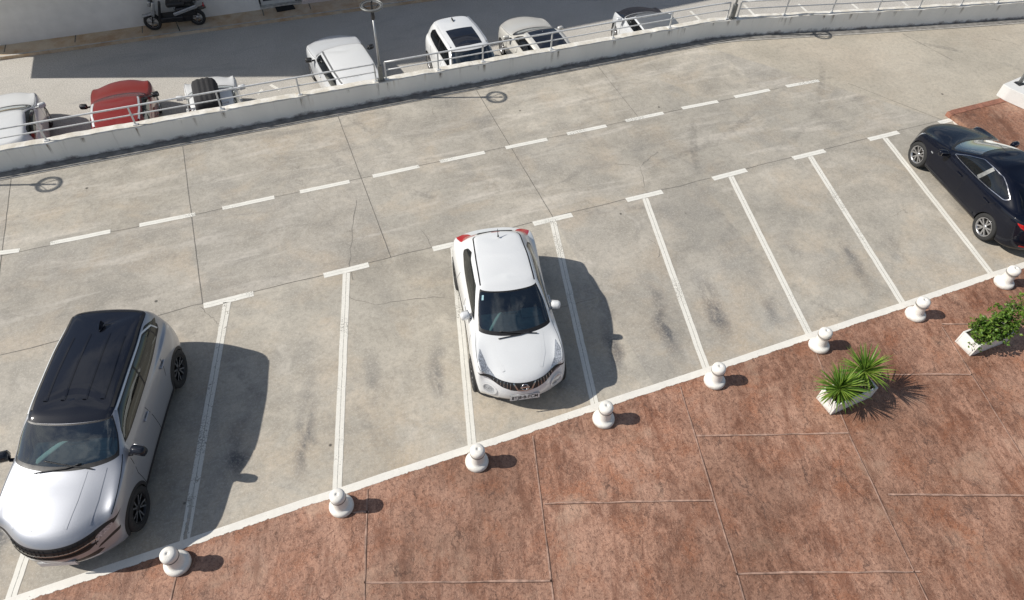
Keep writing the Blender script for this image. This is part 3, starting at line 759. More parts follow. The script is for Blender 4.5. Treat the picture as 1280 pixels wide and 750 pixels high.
def antenna_fin(root, x, z, mat=None, h=.07):
    mb = MB(); mb.prism([(x-.09, -.022), (x-.09, .022), (x+.10, .004), (x+.10, -.004)], z, z+.012)
    a = [(x-.09, z), (x+.10, z), (x-.03, z+h), (x-.085, z+h*.95)]
    for sg in (1, -1):
        vs = [mb.bm.verts.new((p, sg*(.018 if q <= z else .003), q)) for p, q in a]; mb.bm.faces.new(vs if sg < 0 else vs[::-1])
    mb.build('antenna', mat or M['plastic'], root)

def std_glass(car, ws_mat='glass', side='darkglass', rear='darkglass', uA=2.75, side_u=(3.75, 6.85, 7.15, 9.3), quarter=None, frame=True, wsv=(8.12, 9.86), sv=(8.25, 9.78), rearu=11.0, rearv=(8.3, 9.75), rw=True, pillar=True, quarter_end=None):
    a, b = wsv
    if frame: car.region('windshield_frame', M['frit'], 'uv', [(-.01, a-.12), (uA+.12, a-.12), (uA+.22, (a+b)/2), (uA+.12, b+.10), (-.01, b+.10)])
    car.region('windshield', M[ws_mat], 'uv', [(-.01, a+.08), (uA-.35, a+.09), (uA-.08, a+.2), (uA+.03, (a+b)/2), (uA-.05, b-.1), (uA-.35, b), (-.01, b)])
    c, d = sv; u0, u1, u2, u3 = side_u; e = quarter_end or u3+.12
    if pillar: car.region('window_surround', M['frit'], 'uv', [(u0-.05, c-.06), (u1, c-.10), (e-.2, c+.0), (e+.08, c+.3), (e+.05, d-.45), (e-.45, d+.10), (u1, d+.12), (u0+.15, d+.08), (u0-.28, c+.75)], pair=True, rnd=.12)
    car.region('side_window', M[side], 'uv', [(u0, c+.05), (u1, c), (u1, d), (u0+.25, d-.03), (u0-.15, c+.75)], pair=True, rnd=.12)
    car.region('side_window', M[side], 'uv', [(u2, c), (u3, c+.12), (u3+.05, d-.5), (u3-.45, d), (u2, d)], pair=True, rnd=.12)
    if quarter: car.region('quarter_window', M[side], 'uv', quarter, pair=True, rnd=.08)
    if rw: car.region('rear_window', M[rear], 'uv', [(rearu, rearv[0]), (13.01, rearv[0]), (13.01, rearv[1]), (rearu+.1, rearv[1])], rnd=.12)

def thing_car(label, group, loc, rz, z=0.):
    r = empty('parked_car', (loc[0], loc[1], z), rz); tag(r, label, 'car', group); return r

def hood_region(car, mat, u=3.55, v=(4.75, 7.86), seam=.008):
    car.region('hood', mat, 'uv', [(-.01, v[0]), (u-.75, v[0]), (u-.25, v[0]+.4), (u-.02, v[0]+1.0), (u+.08, v[0]+1.9), (u-.15, v[1]), (-.01, v[1])])
    car.strip('uv', [(u-.75, v[0]), (u-.25, v[0]+.4), (u-.02, v[0]+1.0), (u+.08, v[0]+1.9), (u-.15, v[1])], seam, .0012, M['gap'], 'body')

# ---- the white crossover in the middle
def crossover(loc, rz):
    root = thing_car('white compact crossover with red tail lamps, nose towards the brown terrace', 'cars parked in the painted bays', loc, rz)
    xw = (1.25, -1.28); Rw = .335
    wm = [1, 1, 1.0, 1.0, 1.012, .985, .965, .965, .985, 1.025, 1.035, 1.06, 1.04, 1]
    lo = [lower_ring(1.80, -1.84, .775, [(0, .21), (13, .23)], xw),
          lower_ring(1.92, -1.93, .838, [(0, .26), (13, .28)], xw, wm=wm),
          lower_ring(1.985, -2.00, .858, [(0, .42), (13, .45)], xw, wm=wm),
          lower_ring(2.00, -2.02, .865, [(0, .58), (4, .62), (9, .64), (13, .62)], xw, cf=(.07, .33), wm=wm),
          lower_ring(1.94, -1.98, .858, [(0, .76), (3, .82), (4, .86), (6, .84), (9, .90), (13, .84)], xw, cf=(.08, .36), wm=wm, fy=(.46, .80, .95)),
          lower_ring(1.86, -1.93, .815, [(0, .865), (2, .90), (3, .955), (4, 1.0), (5, 1.01), (6, .985), (7, 1.0), (8, 1.03), (9, 1.06), (11, 1.04), (13, .99)], xw, cf=(.08, .34), wm=wm, fy=(.45, .78, .94))]
    belt = upper_ring(1.07, -1.66, .745, [(0, 1.08), (3, 1.075), (5, 1.05), (7, 1.07), (9, 1.13), (11, 1.12), (13, 1.08)], w9=.96)
    roof = upper_ring(.13, -1.36, .568, [(0, 1.43), (3, 1.42), (5, 1.435), (7, 1.445), (9, 1.43), (11, 1.41), (13, 1.42)], of=(.02, .06, .13, .24, .40), orr=(.50, .20, .07, .02), w9=.88, yf=(.45, .82, .945, .985))
    c = Car(root, assemble(lo, belt, roof, crown=.035, rcrown=.065, bulge=.03), M['white'], 5)
    arches(c, xw, Rw, .86, smat=M['plastic'], seam=.055, cut=1.10)
    hood_region(c, M['white'])
    c.region('headlight', M['lens'], 'top', [(1.16, .70), (1.36, .765), (1.58, .735), (1.76, .60), (1.88, .42), (1.83, .39), (1.70, .50), (1.50, .615), (1.32, .66)], (.4, 4.8), (3.9, 7.7), pair=True, rnd=.03)
    c.region('grille', M['plastic'], 'front', [(-.001, .655), (.20, .66), (.40, .705), (.60, .785), (.76, .815), (.80, .85), (.60, .845), (.40, .822), (.2, .812), (-.001, .808)], (0, 3.4), (1.5, 5.6), rnd=0)
    c.region('lower_grille', M['plastic'], 'front', [(-.001, .27), (.40, .27), (.48, .36), (.44, .40), (-.001, .40)], (0, 3), (.3, 3))
    c.region('fog_lamp', M['lens'], 'front', [(.62+.088*math.cos(a), .575+.080*math.sin(a)) for a in np.linspace(0, 2*math.pi, 22)[:-1]], (.5, 3.2), (1.5, 4.4), pair=True)
    c.strip('front', [(.62+.115*math.cos(a), .578+.105*math.sin(a)) for a in np.linspace(0, 2*math.pi, 22)[:-1]], .04, .02, M['white'], 'body', (.4, 3.3), (1.2, 4.8), closed=True)
    for k in range(6):
        y = .26+.055*k; c.strip('front', [(y, .675+.02*k), (y-.012, .80+.004*k)], .010, .008, M['chrome'], 'grille', (0, 3), (2, 5.5))
    c.strip('front', [(.20, .805), (.125, .672), (0, .662)], .028, .014, M['chrome'], 'grille', (0, 2), (2, 5.5))
    for y0, y1 in ((.47, .40),): c.strip('top', [(1.0, y0), (1.4, y0-.03), (1.66, y1-.06)], .06, .009, M['white'], 'hood', (0, 3.5), (4.8, 7.9))
    std_glass(c, side_u=(3.95, 6.9, 7.02, 9.2), uA=2.72, sv=(8.2, 9.72), rearu=11.3)
    c.region('roof', M['white'], 'uv', [(-.01, 10.22), (1.9, 10.22), (2.9, 10.75), (9.9, 10.75), (11.4, 10.25), (13.01, 10.25), (13.01, 13.01), (-.01, 13.01)])
    c.strip('top', [(.02, .515), (-.6, .505), (-1.36, .465)], .026, .0022, M['gap'], 'roof', (0, 13), (9.9, 13))
    c.region('tail_lamp', M['redlens'], 'uv', [(10.15, 7.7), (10.55, 8.9), (11.05, 9.5), (11.5, 9.3), (11.55, 8.2), (11.5, 6.6), (11.2, 5.3), (10.5, 5.2), (10.25, 6.3)], pair=True, rnd=.12)
    c.region('brake_lamp', M['redlens'], 'uv', [(12.62, 9.92), (13.01, 9.92), (13.01, 10.35), (12.62, 10.35)])
    c.strip('uv', [(12.999, 9.55), (12.5, 9.55), (12.0, 9.5), (11.6, 9.3)], .06, .012, M['plastic'], 'body')
    dz = [(.86, .30), (.86, .62), (.80, .98)]
    for ln in (dz, [(-.06, .30), (-.06, 1.02)], [(-.86, .70), (-.74, .95), (-.72, 1.05)]):
        c.strip('side', ln, .010, .0012, M['gap'], 'body', (3, 11), (.6, 7.6))
    c.strip('side', [(.85, .33), (-.85, .33)], .06, .014, M['plastic'], 'body', (3, 11), (.2, 5))
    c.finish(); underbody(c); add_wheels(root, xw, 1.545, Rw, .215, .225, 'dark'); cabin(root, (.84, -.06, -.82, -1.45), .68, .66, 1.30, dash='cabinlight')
    mirror(c, .44, .865, 1.10, M['white'], (.14, .19, .15), .07); add_wipers(c, [[(1.04, .38), (.99, -.05), (.93, -.30)], [(1.06, -.34), (1.04, .05), (1.0, .26)][::-1]])
    handle(c, .12, .90, M['white']); plate(c, 1.972, .49, '8TJ8-B-FCM', 8)
    sp_ = np.array([(2.05, 9.45), (2.30, 9.42), (2.30, 9.66), (2.05, 9.69)]); P_ = c.S.ev(sp_[:, 0], sp_[:, 1])+c.S.nrm(sp_[:, 0], sp_[:, 1])*.003
    mb = MB(); mb.quad([(q[0], -q[1], q[2]) for q in P_[::-1]]); mb.build('windscreen_sticker', M['sticker'], c.objs['windshield'])
    # round badge with a bar across it
    p, n = c.pt('front', (.001, .735), (0, 1), (2, 5.5)); n = Vector((n[0], 0, n[2])).normalized(); rot = Vector((0, 0, 1)).rotation_difference(n).to_matrix().to_4x4()
    mb = MB(); mb.lathe([(.058+.011*math.cos(a), .011*math.sin(a)) for a in np.linspace(0, 2*math.pi, 9)], 24); mb.box((0, 0, 0), (.034, .165, .012), 0, .003)
    e = mb.build('emblem', M['chrome'], c.objs['grille']); e.matrix_local = Matrix.Translation(Vector(p)+n*.016) @ rot
    mb = MB(); mb.tube([(-1.14, .02, 1.478), (-1.17, .02, 1.515), (-1.24, .02, 1.60)], [.022, .008, .005], 6); mb.build('antenna', M['plastic'], root)
    return root

# ---- the silver sport utility with the black roof
def suv(loc, rz):
    root = thing_car('silver sport utility car with glossy black ribbed roof, parked leftmost', 'cars parked in the painted bays', loc, rz)
    xw = (1.345, -1.335); Rw = .36
    wm = [1, 1, 1, 1, 1.008, .985, .975, .975, .985, 1.01, 1, 1, 1, 1]
    lo = [lower_ring(2.05, -2.08, .85, [(0, .22), (13, .25)], xw),
          lower_ring(2.17, -2.18, .905, [(0, .27), (13, .30)], xw, wm=wm),
          lower_ring(2.235, -2.24, .928, [(0, .44), (13, .48)], xw, cf=(.07, .36), wm=wm),
          lower_ring(2.245, -2.26, .934, [(0, .62), (4, .66), (9, .68), (13, .66)], xw, cf=(.08, .42), wm=wm, fy=(.47, .82, .95)),
          lower_ring(2.215, -2.22, .93, [(0, .80), (4, .88), (7, .88), (9, .93), (13, .88)], xw, cf=(.09, .44), wm=wm, fy=(.47, .81, .945)),
          lower_ring(2.10, -2.17, .885, [(0, .955), (2, .97), (3, 1.01), (4, 1.05), (6, 1.06), (8, 1.09), (9, 1.12), (11, 1.10), (13, 1.03)], xw, cf=(.09, .42), wm=wm, fy=(.47, .80, .94))]
    belt = upper_ring(1.06, -2.08, .845, [(0, 1.155), (3, 1.15), (5, 1.115), (7, 1.12), (9, 1.17), (11, 1.16), (13, 1.13)], w9=.95)
    roof = upper_ring(.36, -1.88, .655, [(0, 1.52), (3, 1.51), (5, 1.53), (7, 1.54), (9, 1.52), (11, 1.50), (13, 1.51)], of=(.02, .06, .13, .24, .40), orr=(.45, .13, .05, .01), w9=.95, yr=(.99, .90, .50), yf=(.47, .88, .97, .99))
    c = Car(root, assemble(lo, belt, roof, crown=.045, rcrown=.06, bulge=.03), M['silver'], 5)
    arches(c, xw, Rw, .925, smat=M['plastic'], seam=.06, cut=1.11)
    hood_region(c, M['silver'], seam=.012)
    c.region('grille', M['plastic'], 'front', [(-.001, .62), (.48, .62), (.60, .68), (.82, .82), (.89, .885), (.80, .895), (.55, .872), (-.001, .862)], (0, 3.6), (1.4, 5.6))
    c.region('headlight', M['lens'], 'front', [(.60, .685), (.80, .80), (.80, .845), (.62, .80), (.52, .72)], (.5, 3.4), (1.6, 5.4), pair=True, rnd=.02)
    c.region('lower_lamp', M['plastic'], 'front', [(.56, .55), (.84, .62), (.86, .68), (.78, .665), (.60, .60)], (.5, 3.7), (1.2, 4.4), pair=True, rnd=.02)
    c.region('skid_plate', M['palesilver'], 'front', [(-.001, .30), (.46, .30), (.56, .36), (.52, .40), (-.001, .40)], (0, 3), (.2, 3))
    c.region('lower_grille', M['plastic'], 'front', [(-.001, .41), (.52, .41), (.62, .47), (.58, .52), (-.001, .50)], (0, 3), (.6, 3.4))
    for z in (.665, .735, .805):
        c.strip('front', [(0, z), (.30, z+.002), (.60, z+.02)], .016, .010, M['chrome'] if z == .735 else M['darkrim'], 'grille', (0, 3), (1.5, 5.5))
    for k in range(9):
        y = .05+.065*k; c.strip('front', [(y, .64), (y+.02, .84)], .012, .008, M['darkrim'], 'grille', (0, 3), (1.5, 5.5))
    for y0, y1, mt, hh in ((.30, .27, M['silver'], .012),):
        c.strip('top', [(1.05, y0+.05), (1.5, y0+.01), (1.90, y1-.035)], .05, hh, mt, 'hood', (0, 3.5), (5.1, 7.9))
    c.strip('top', [(1.02, .62), (1.5, .60), (1.84, .545)], .035, .010, M['silver'], 'hood', (0, 3.5), (5.0, 7.9))
    std_glass(c, side_u=(3.9, 6.75, 6.86, 8.95), uA=2.85, sv=(8.25, 9.72), rearu=11.2, quarter=[(9.05, 8.5), (10.1, 8.95), (9.5, 9.35), (9.1, 9.55)], quarter_end=9.6)
    c.strip('uv', [(3.7, 9.92), (6, 9.95), (8.6, 9.92), (9.35, 9.2), (9.42, 8.5)], .03, .008, M['palesilver'], 'body')
    c.region('roof', M['black'], 'uv', [(-.01, 9.98), (2.6, 9.95), (3.4, 10.05), (9.2, 10.05), (10.3, 9.9), (11.0, 9.9), (13.01, 9.9), (13.01, 13.01), (-.01, 13.01)])
    for y, x1 in ((.16, -1.28), (.42, -1.22)):
        c.strip('top', [(.02, y*1.03), (-.5, y*1.03), (x1, y*.97)], .065, .024, M['black'], 'roof', (0, 13), (10.3, 13))
    c.strip('uv', [(11.0, 10.4), (12, 10.75), (12.999, 10.85)], .012, .0015, M['gap'], 'roof')
    c.strip('uv', [(3.4, 10.42), (5, 10.48), (9, 10.45), (10.2, 10.2)], .045, .012, M['plastic'], 'roof')
    c.region('tail_lamp', M['redlens'], 'side', [(-2.18, .90), (-2.00, .96), (-1.98, 1.02), (-2.14, 1.04)], (9.8, 13), (3.5, 7.5), pair=True, rnd=.03)
    for ln in ([(.90, .34), (.92, .75), (.80, 1.03)], [(-.10, .34), (-.10, 1.05)], [(-.90, .78), (-.98, .92), (-1.06, 1.08)]):
        c.strip('side', ln, .011, .0012, M['gap'], 'body', (3, 11), (.6, 7.6))
    c.strip('side', [(.92, .33), (-.90, .34)], .075, .015, M['plastic'], 'body', (3, 11), (.2, 5))
    c.strip('side', [(1.0, .90), (.2, .84), (-.5, .90), (-.95, .98)], .05, .010, M['silver'], 'body', (3, 11), (2, 6))
    c.finish(); underbody(c); add_wheels(root, xw, 1.63, Rw, .235, .245, 'dark', R_(0)); cabin(root, (.92, .02, -.86, -1.75), .76, .72, 1.38, dash='cabinlight')
    mirror(c, .74, 1.03, 1.14, M['black'], (.14, .24, .17)); add_wipers(c, [[(1.04, .44), (.96, -.02), (.90, -.28)], [(1.06, -.40), (1.02, .05), (.96, .26)][::-1]])
    for x, z in ((.02, .97), (-1.00, 1.00)): handle(c, x, z, M['silver'], ur=(4, 11))
    plate(c, 2.20, .47, '', 0)
    antenna_fin(root, -1.42, 1.575, M['black'], .085)
    return root

# ---- the dark saloon at the right
def saloon(loc, rz):
    root = thing_car('dark navy saloon with red tail lamps, parked at the right, cut by the frame', 'cars parked in the painted bays', loc, rz)
    xw = (1.35, -1.35); Rw = .325
    wm = [1, 1, 1, 1, 1.006, .99, .98, .98, .99, 1.004, 1, 1, 1, 1]
    lo = [lower_ring(2.02, -2.12, .80, [(0, .19), (13, .23)], xw),
          lower_ring(2.13, -2.24, .868, [(0, .23), (13, .27)], xw, wm=wm),
          lower_ring(2.19, -2.31, .892, [(0, .36), (13, .42)], xw, cf=(.09, .42), cr=(.06, .28), wm=wm),
          lower_ring(2.20, -2.33, .90, [(0, .50), (4, .54), (9, .58), (13, .60)], xw, cf=(.10, .48), cr=(.06, .30), wm=wm, fy=(.47, .80, .94)),
          lower_ring(2.13, -2.31, .895, [(0, .64), (4, .73), (7, .74), (9, .80), (13, .82)], xw, cf=(.11, .50), cr=(.06, .30), wm=wm, fy=(.47, .79, .935)),
          lower_ring(1.98, -2.27, .845, [(0, .745), (2, .77), (3, .81), (4, .86), (5, .905), (6, .905), (8, .935), (9, .965), (11, .99), (13, .995)], xw, cf=(.11, .48), cr=(.06, .26), wm=wm, fy=(.47, .78, .93))]
    belt = upper_ring(.98, -1.86, .80, [(0, .965), (3, .955), (5, .935), (7, .945), (9, .985), (11, 1.015), (13, 1.02)], of=(.04, .16, .30, .48, .72), orr=(.70, .30, .10, .02), w9=.95)
    roof = upper_ring(.06, -1.16, .575, [(0, 1.345), (3, 1.335), (5, 1.365), (7, 1.375), (9, 1.345), (11, 1.315), (13, 1.32)], of=(.02, .07, .14, .25, .40), orr=(.42, .20, .07, .02), w9=.94)
    c = Car(root, assemble(lo, belt, roof, crown=.04, rcrown=.055, bulge=.03, rear_crown=.02), M['navy'], 5)
    arches(c, xw, Rw, .89, cut=1.09)
    hood_region(c, M['navy'], seam=.010)
    c.region('headlight', M['lens'], 'top', [(1.52, .80), (1.66, .835), (1.90, .72), (2.02, .60), (1.98, .54), (1.80, .63)], (.5, 4.4), (3.2, 6.2), pair=True, rnd=.03)
    c.region('grille', M['plastic'], 'front', [(-.001, .38), (.36, .40), (.44, .56), (.36, .68), (-.001, .69)], (0, 3), (.8, 5.2))
    std_glass(c, side_u=(3.95, 6.55, 6.95, 8.9), quarter=[(9.0, 8.42), (9.75, 8.75), (9.45, 9.25), (9.05, 9.65)], uA=2.85, sv=(8.22, 9.70), rearu=10.9, pillar=False)
    c.strip('uv', [(6.74, 8.2), (6.76, 9.75)], .10, .004, M['lamp'], 'body')
    c.strip('uv', [(3.7, 8.14), (6.6, 8.08), (9.3, 8.16), (9.95, 8.7), (9.5, 9.5), (8.9, 9.86), (6.6, 9.86), (4.2, 9.84), (3.6, 9.0)], .014, .005, M['chrome'], 'body', rnd=.2, closed=True)
    c.region('roof', M['navy'], 'uv', [(-.01, 10.2), (2.4, 10.2), (3.2, 10.5), (9.6, 10.5), (11.2, 10.2), (13.01, 10.2), (13.01, 13.01), (-.01, 13.01)])
    c.region('tail_lamp', M['redlens'], 'side', [(-2.28, .80), (-2.00, .845), (-1.86, .925), (-2.05, .945), (-2.25, .93)], (9.6, 12.6), (3.3, 7.0), pair=True, rnd=.03)
    c.region('rear_reflector', M['redlens'], 'side', [(-2.30, .40), (-2.12, .40), (-2.12, .44), (-2.29, .445)], (9.6, 12.6), (1., 4), pair=True, rnd=.01)
    for ln in ([(.92, .28), (.95, .62), (.86, .86)], [(-.20, .28), (-.20, .90)], [(-.98, .66), (-1.06, .78), (-1.22, .96)], [(2.05, .52), (1.72, .52)]):
        c.strip('side', ln, .009, .0012, M['gap'], 'body', (2.4, 11), (.6, 7.6))
    c.strip('side', [(.86, .66), (0, .70), (-1.1, .80), (-1.9, .86)], .05, .010, M['navy'], 'body', (3, 11.5), (2, 6))
    c.strip('side', [(.88, .33), (0, .34), (-.9, .36)], .06, .016, M['navy'], 'body', (3, 11), (.5, 4))
    p, n = c.pt('side', (.98, .68), (3, 6), (2, 5)); 
    c.region('side_repeater', M['lens'], 'side', [(.94, .665), (1.02, .67), (1.02, .70), (.95, .695)], (3, 6), (2, 5.2), pair=True, rnd=.01)
    c.finish(); underbody(c); add_wheels(root, xw, 1.57, Rw, .215, .225, 'silver'); cabin(root, (.80, -.12, -.92, -1.50), .72, .50, 1.12)
    mirror(c, .60, 1.0, .975, M['navy'], (.13, .22, .14))
    for x, z in ((.0, .80), (-.98, .835)): handle(c, x, z, M['navy'], ur=(4, 11))
    antenna_fin(root, -1.02, 1.395, M['navy'], .075)
    return root

# ---- street cars: one recipe, each with its own proportions, paint and roof
def street_car(label, loc, rz, paintm, Lf=1.95, Lr=-1.85, wb=(1.18, -1.18), w=.82, H=1.5, cowl=.95, rf=.25, rr=-1.5, back=-1.72, belt_z=.98, hoodz=.86, roof_w=.57, wheelR=.30, ws='glass', roofmat=None, sunroof=None, ribs=0, rails=None, softtop=False, mirrors=None, rim='silver', tail=True, roofbag=False, side='darkglass', antenna=False, sidev=(8.25, 9.72), glassroof=False, hoodmat=None, sideu=(3.9, 6.8, 7.05, 9.2)):
    root = thing_car(label, 'cars parked along the street beyond the parapet', loc, rz, ZS)
    xw = wb; wm = [1, 1, 1, 1, 1.01, .985, .975, .975, .985, 1.01, 1, 1, 1, 1]
    lo = [lower_ring(Lf-.2, Lr+.18, w*.91, [(0, .21), (13, .24)], xw), lower_ring(Lf-.09, Lr+.08, w*.975, [(0, .26), (13, .29)], xw, wm=wm),
          lower_ring(Lf-.01, Lr+.02, w, [(0, .42), (13, .46)], xw, wm=wm), lower_ring(Lf, Lr, w*1.005, [(0, .58), (13, .64)], xw, cf=(.07, .34), wm=wm),
          lower_ring(Lf-.06, Lr+.03, w, [(0, hoodz-.12), (4, belt_z-.14), (9, belt_z-.12), (13, belt_z-.14)], xw, cf=(.08, .36), wm=wm, fy=(.46, .81, .95)),
          lower_ring(Lf-.16, Lr+.08, w*.95, [(0, hoodz), (2, hoodz+.02), (4, belt_z-.03), (8, belt_z-.01), (11, belt_z), (13, belt_z)], xw, cf=(.08, .34), wm=wm, fy=(.46, .80, .94))]
    belt = upper_ring(cowl, back, w*.905, [(0, belt_z+.05), (3, belt_z+.04), (5, belt_z+.01), (9, belt_z+.05), (13, belt_z+.06)], w9=.96)
    roof = upper_ring(rf, rr, roof_w, [(0, H-.09), (3, H-.10), (5, H-.075), (7, H-.07), (9, H-.085), (13, H-.10)], of=(.02, .06, .13, .24, .40), orr=(.52, .22, .08, .02), w9=.95)
    c = Car(root, assemble(lo, belt, roof, crown=.04, rcrown=.06, bulge=.025), paintm, 4)
    arches(c, xw, wheelR, w, cut=1.10)
    hood_region(c, hoodmat or paintm)
    c.region('headlight', M['lens'], 'top', [(Lf-.50, w*.86), (Lf-.36, w*.93), (Lf-.18, w*.82), (Lf-.12, w*.60), (Lf-.20, w*.58)], (.4, 4.6), (3.2, 6.6), pair=True, rnd=.03)
    std_glass(c, ws, side, uA=2.85, sv=sidev, rearu=11.2, side_u=sideu)
    c.region('roof', M['softtop'] if softtop else (roofmat or paintm), 'uv', [(-.01, 10.1), (2.4, 10.1), (3.2, 10.25), (9.6, 10.25), (11.2, 10.1), (13.01, 10.1), (13.01, 13.01), (-.01, 13.01)])
    if sunroof: x0, x1, y = sunroof; c.region('sunroof', M['black'], 'top', [(x0, -.001), (x0-.03, y), (x1, y), (x1, -.001)], (0, 13), (10.3, 13), parent='roof'); c.strip('top', [((x0+x1)/2, 0), ((x0+x1)/2, y)], .02, .002, M['gap'], 'sunroof', (0, 13), (10.3, 13))
    if ribs:
        for k in range(ribs):
            y = .06+k*.11; c.strip('top', [(rf-.35, y), ((rf+rr)/2, y), (rr+.35, y)], .045, .006, roofmat or paintm, 'roof', (0, 13), (10.4, 13))
    if softtop:
        for k in range(6):
            y = .04+k*.085; c.strip('top', [(rf-.10, y), ((rf+rr)/2, y), (rr+.15, y)], .03, .012, M['softtop'], 'roof', (0, 13), (10.2, 13))
    if rails: c.strip('uv', [(3.4, 10.45), (5, 10.52), (9, 10.48), (10.2, 10.3)], .05, .03, M[rails], 'roof')
    if tail: c.region('tail_lamp', M['redlens'], 'side', [(Lr+.02, belt_z-.18), (Lr+.20, belt_z-.12), (Lr+.22, belt_z+.02), (Lr+.12, belt_z+.04)], (9.8, 12.8), (3.4, 8), pair=True, rnd=.03)
    for ln in ([(xw[0]-.42, .32), (xw[0]-.46, belt_z-.03)], [(-.10, .32), (-.10, belt_z-.02)], [(xw[1]+.38, .72), (xw[1]+.22, belt_z-.02)]):
        c.strip('side', ln, .012, .0012, M['gap'], 'body', (3, 11), (.6, 7.6))
    c.finish(); underbody(c); add_wheels(root, xw, 2*w-.22, wheelR, .2, wheelR-.10, rim); cabin(root, (cowl-.14, -.08, -.78, back+.30), w*.88, .62 if H > 1.4 else .52, H-.27)
    mirror(c, cowl-.30, w+.10, belt_z+.06, mirrors or paintm, (.12, .2, .14))
    handle(c, .0, belt_z-.14, paintm)
    if antenna: antenna_fin(root, rr+.35, H-.04, M['plastic'], .07)
    return root
# ------------------------------------------------------------------ ground, parapet path
def catmull(pts, n=6):
    P = [np.array(p, float) for p in pts]; P = [2*P[0]-P[1]]+P+[2*P[-1]-P[-2]]; out = []
    for i in range(1, len(P)-2):
        for k in range(n):
            t = k/n; a, b, c, d = P[i-1:i+3]
            out.append(.5*((2*b)+(-a+c)*t+(2*a-5*b+4*c-d)*t*t+(-a+3*b-3*c+d)*t**3))
    out.append(P[-2]); return out
WALLP = catmull([(-45, 10.86), (-8, 10.86), (2, 10.86), (8, 10.86), (14, 10.88), (18, 10.89), (19.6, 10.82), (21.5, 10.44), (23, 10.12), (26, 9.50), (29.7, 8.78), (34, 7.95), (46, 5.7)], 6)
WALLP = [p for i, p in enumerate(WALLP)]
def offset(path, d):
    out = []
    for i, p in enumerate(path):
        t = path[min(i+1, len(path)-1)]-path[max(i-1, 0)]; t = t/np.linalg.norm(t); out.append(p+np.array([-t[1], t[0]])*d)
    return out
def sheet(name, poly, z, mat):
    mb = MB(); f = mb.bm.faces.new([mb.bm.verts.new((p[0], p[1], z)) for p in poly]); f.normal_update()
    if f.normal.z < 0: f.normal_flip()
    bmesh.ops.triangulate(mb.bm, faces=[f]); o = mb.build(name, mat); return tag(o, kind='structure')
deck = [(-45, -.02), (46, -.02)]+[tuple(p) for p in offset(WALLP, .04)[::-1]]
sheet('parking_pavement', deck, 0, M['concrete'])
sheet('terrace_pavement', [(-45, -45), (46, -45), (46, -.02), (-45, -.02)], 0, M['terrace'])
sheet('street_ground', [(-300, -300), (300, -300), (300, 300), (-300, 300)], ZS, M['street'])

# joints in the concrete
mb = MB()
for x, y1 in ((-4.7, 10.6), (-.72, 10.6), (3.19, 10.6), (7.17, 10.6), (11.08, 10.6)):
    ribbon(mb, sub((x, 5.02), (x+rng.normal()*.02, y1), 24), .017, .003, wob=.12)
ribbon(mb, sub((14.93, 10.6), (14.88, 7.8), 14), .011, .003, wob=.2)
ribbon(mb, [(-12, 4.90)]+[(x, 5.0+.012*rng.normal()+.006*(x-3)*.3) for x in np.arange(-6, 23.3, .5)], .016, .003, wob=.12)
ribbon(mb, [(-12, 7.82)]+[(x, 7.84+.010*rng.normal()) for x in np.arange(-6, 20, .5)], .014, .003, wob=.12)
a, b = at(1042, 95), at(1182, 153)
ribbon(mb, sub(at(1060, 104)[:2], at(1180, 151)[:2], 10), .014, .003, wob=.15)
ribbon(mb, sub(at(1128, 42)[:2], at(1192, 76)[:2], 10), .014, .003, wob=.12)
for pts in (((445, 250), (440, 285), (437, 330), (441, 350)), ((527, 288), (536, 300), (541, 312)), ((250, 383), (262, 393), (272, 404), (284, 408)), ((556, 372), (520, 374), (470, 380), (430, 372)), ((812, 300), (826, 312), (822, 322)), ((770, 205), (800, 208), (806, 232)), ((822, 190), (806, 202), (800, 210)), ((745, 372), (700, 385), (640, 401))):
    q = []
    for p in pts: q.append(at(*p)[:2])
    d = []
    for u, v in zip(q, q[1:]): d += list(sub(u, v, 5)[:-1]+rng.normal(size=(5, 2))*.014)
    d.append(q[-1]); ribbon(mb, d, .008, .003, wob=.3)
tag(mb.build('pavement_joint', M['joint']), kind='structure')
# drainage edge along the parapet, with wall and rail shadows painted as strips
mb = MB(); ribbon(mb, offset(WALLP, -.13), .26, .003); tag(mb.build('gutter', M['gutter']), kind='structure')  # drain channel, darkened to hold the parapet's shadow band as well
mb = MB(); ribbon(mb, offset(WALLP, -.285), .035, .006, wob=.05); tag(mb.build('gutter_edge', M['gutteredge']), kind='structure')  # sunlit gap between wall shadow and rail shadow, painted as a pale strip
mb = MB(); ribbon(mb, offset(WALLP, -.32), .022, .005, wob=.1); tag(mb.build('gutter_groove', M['joint']), kind='structure')  # shadow line of the railing, painted as a thin dark strip

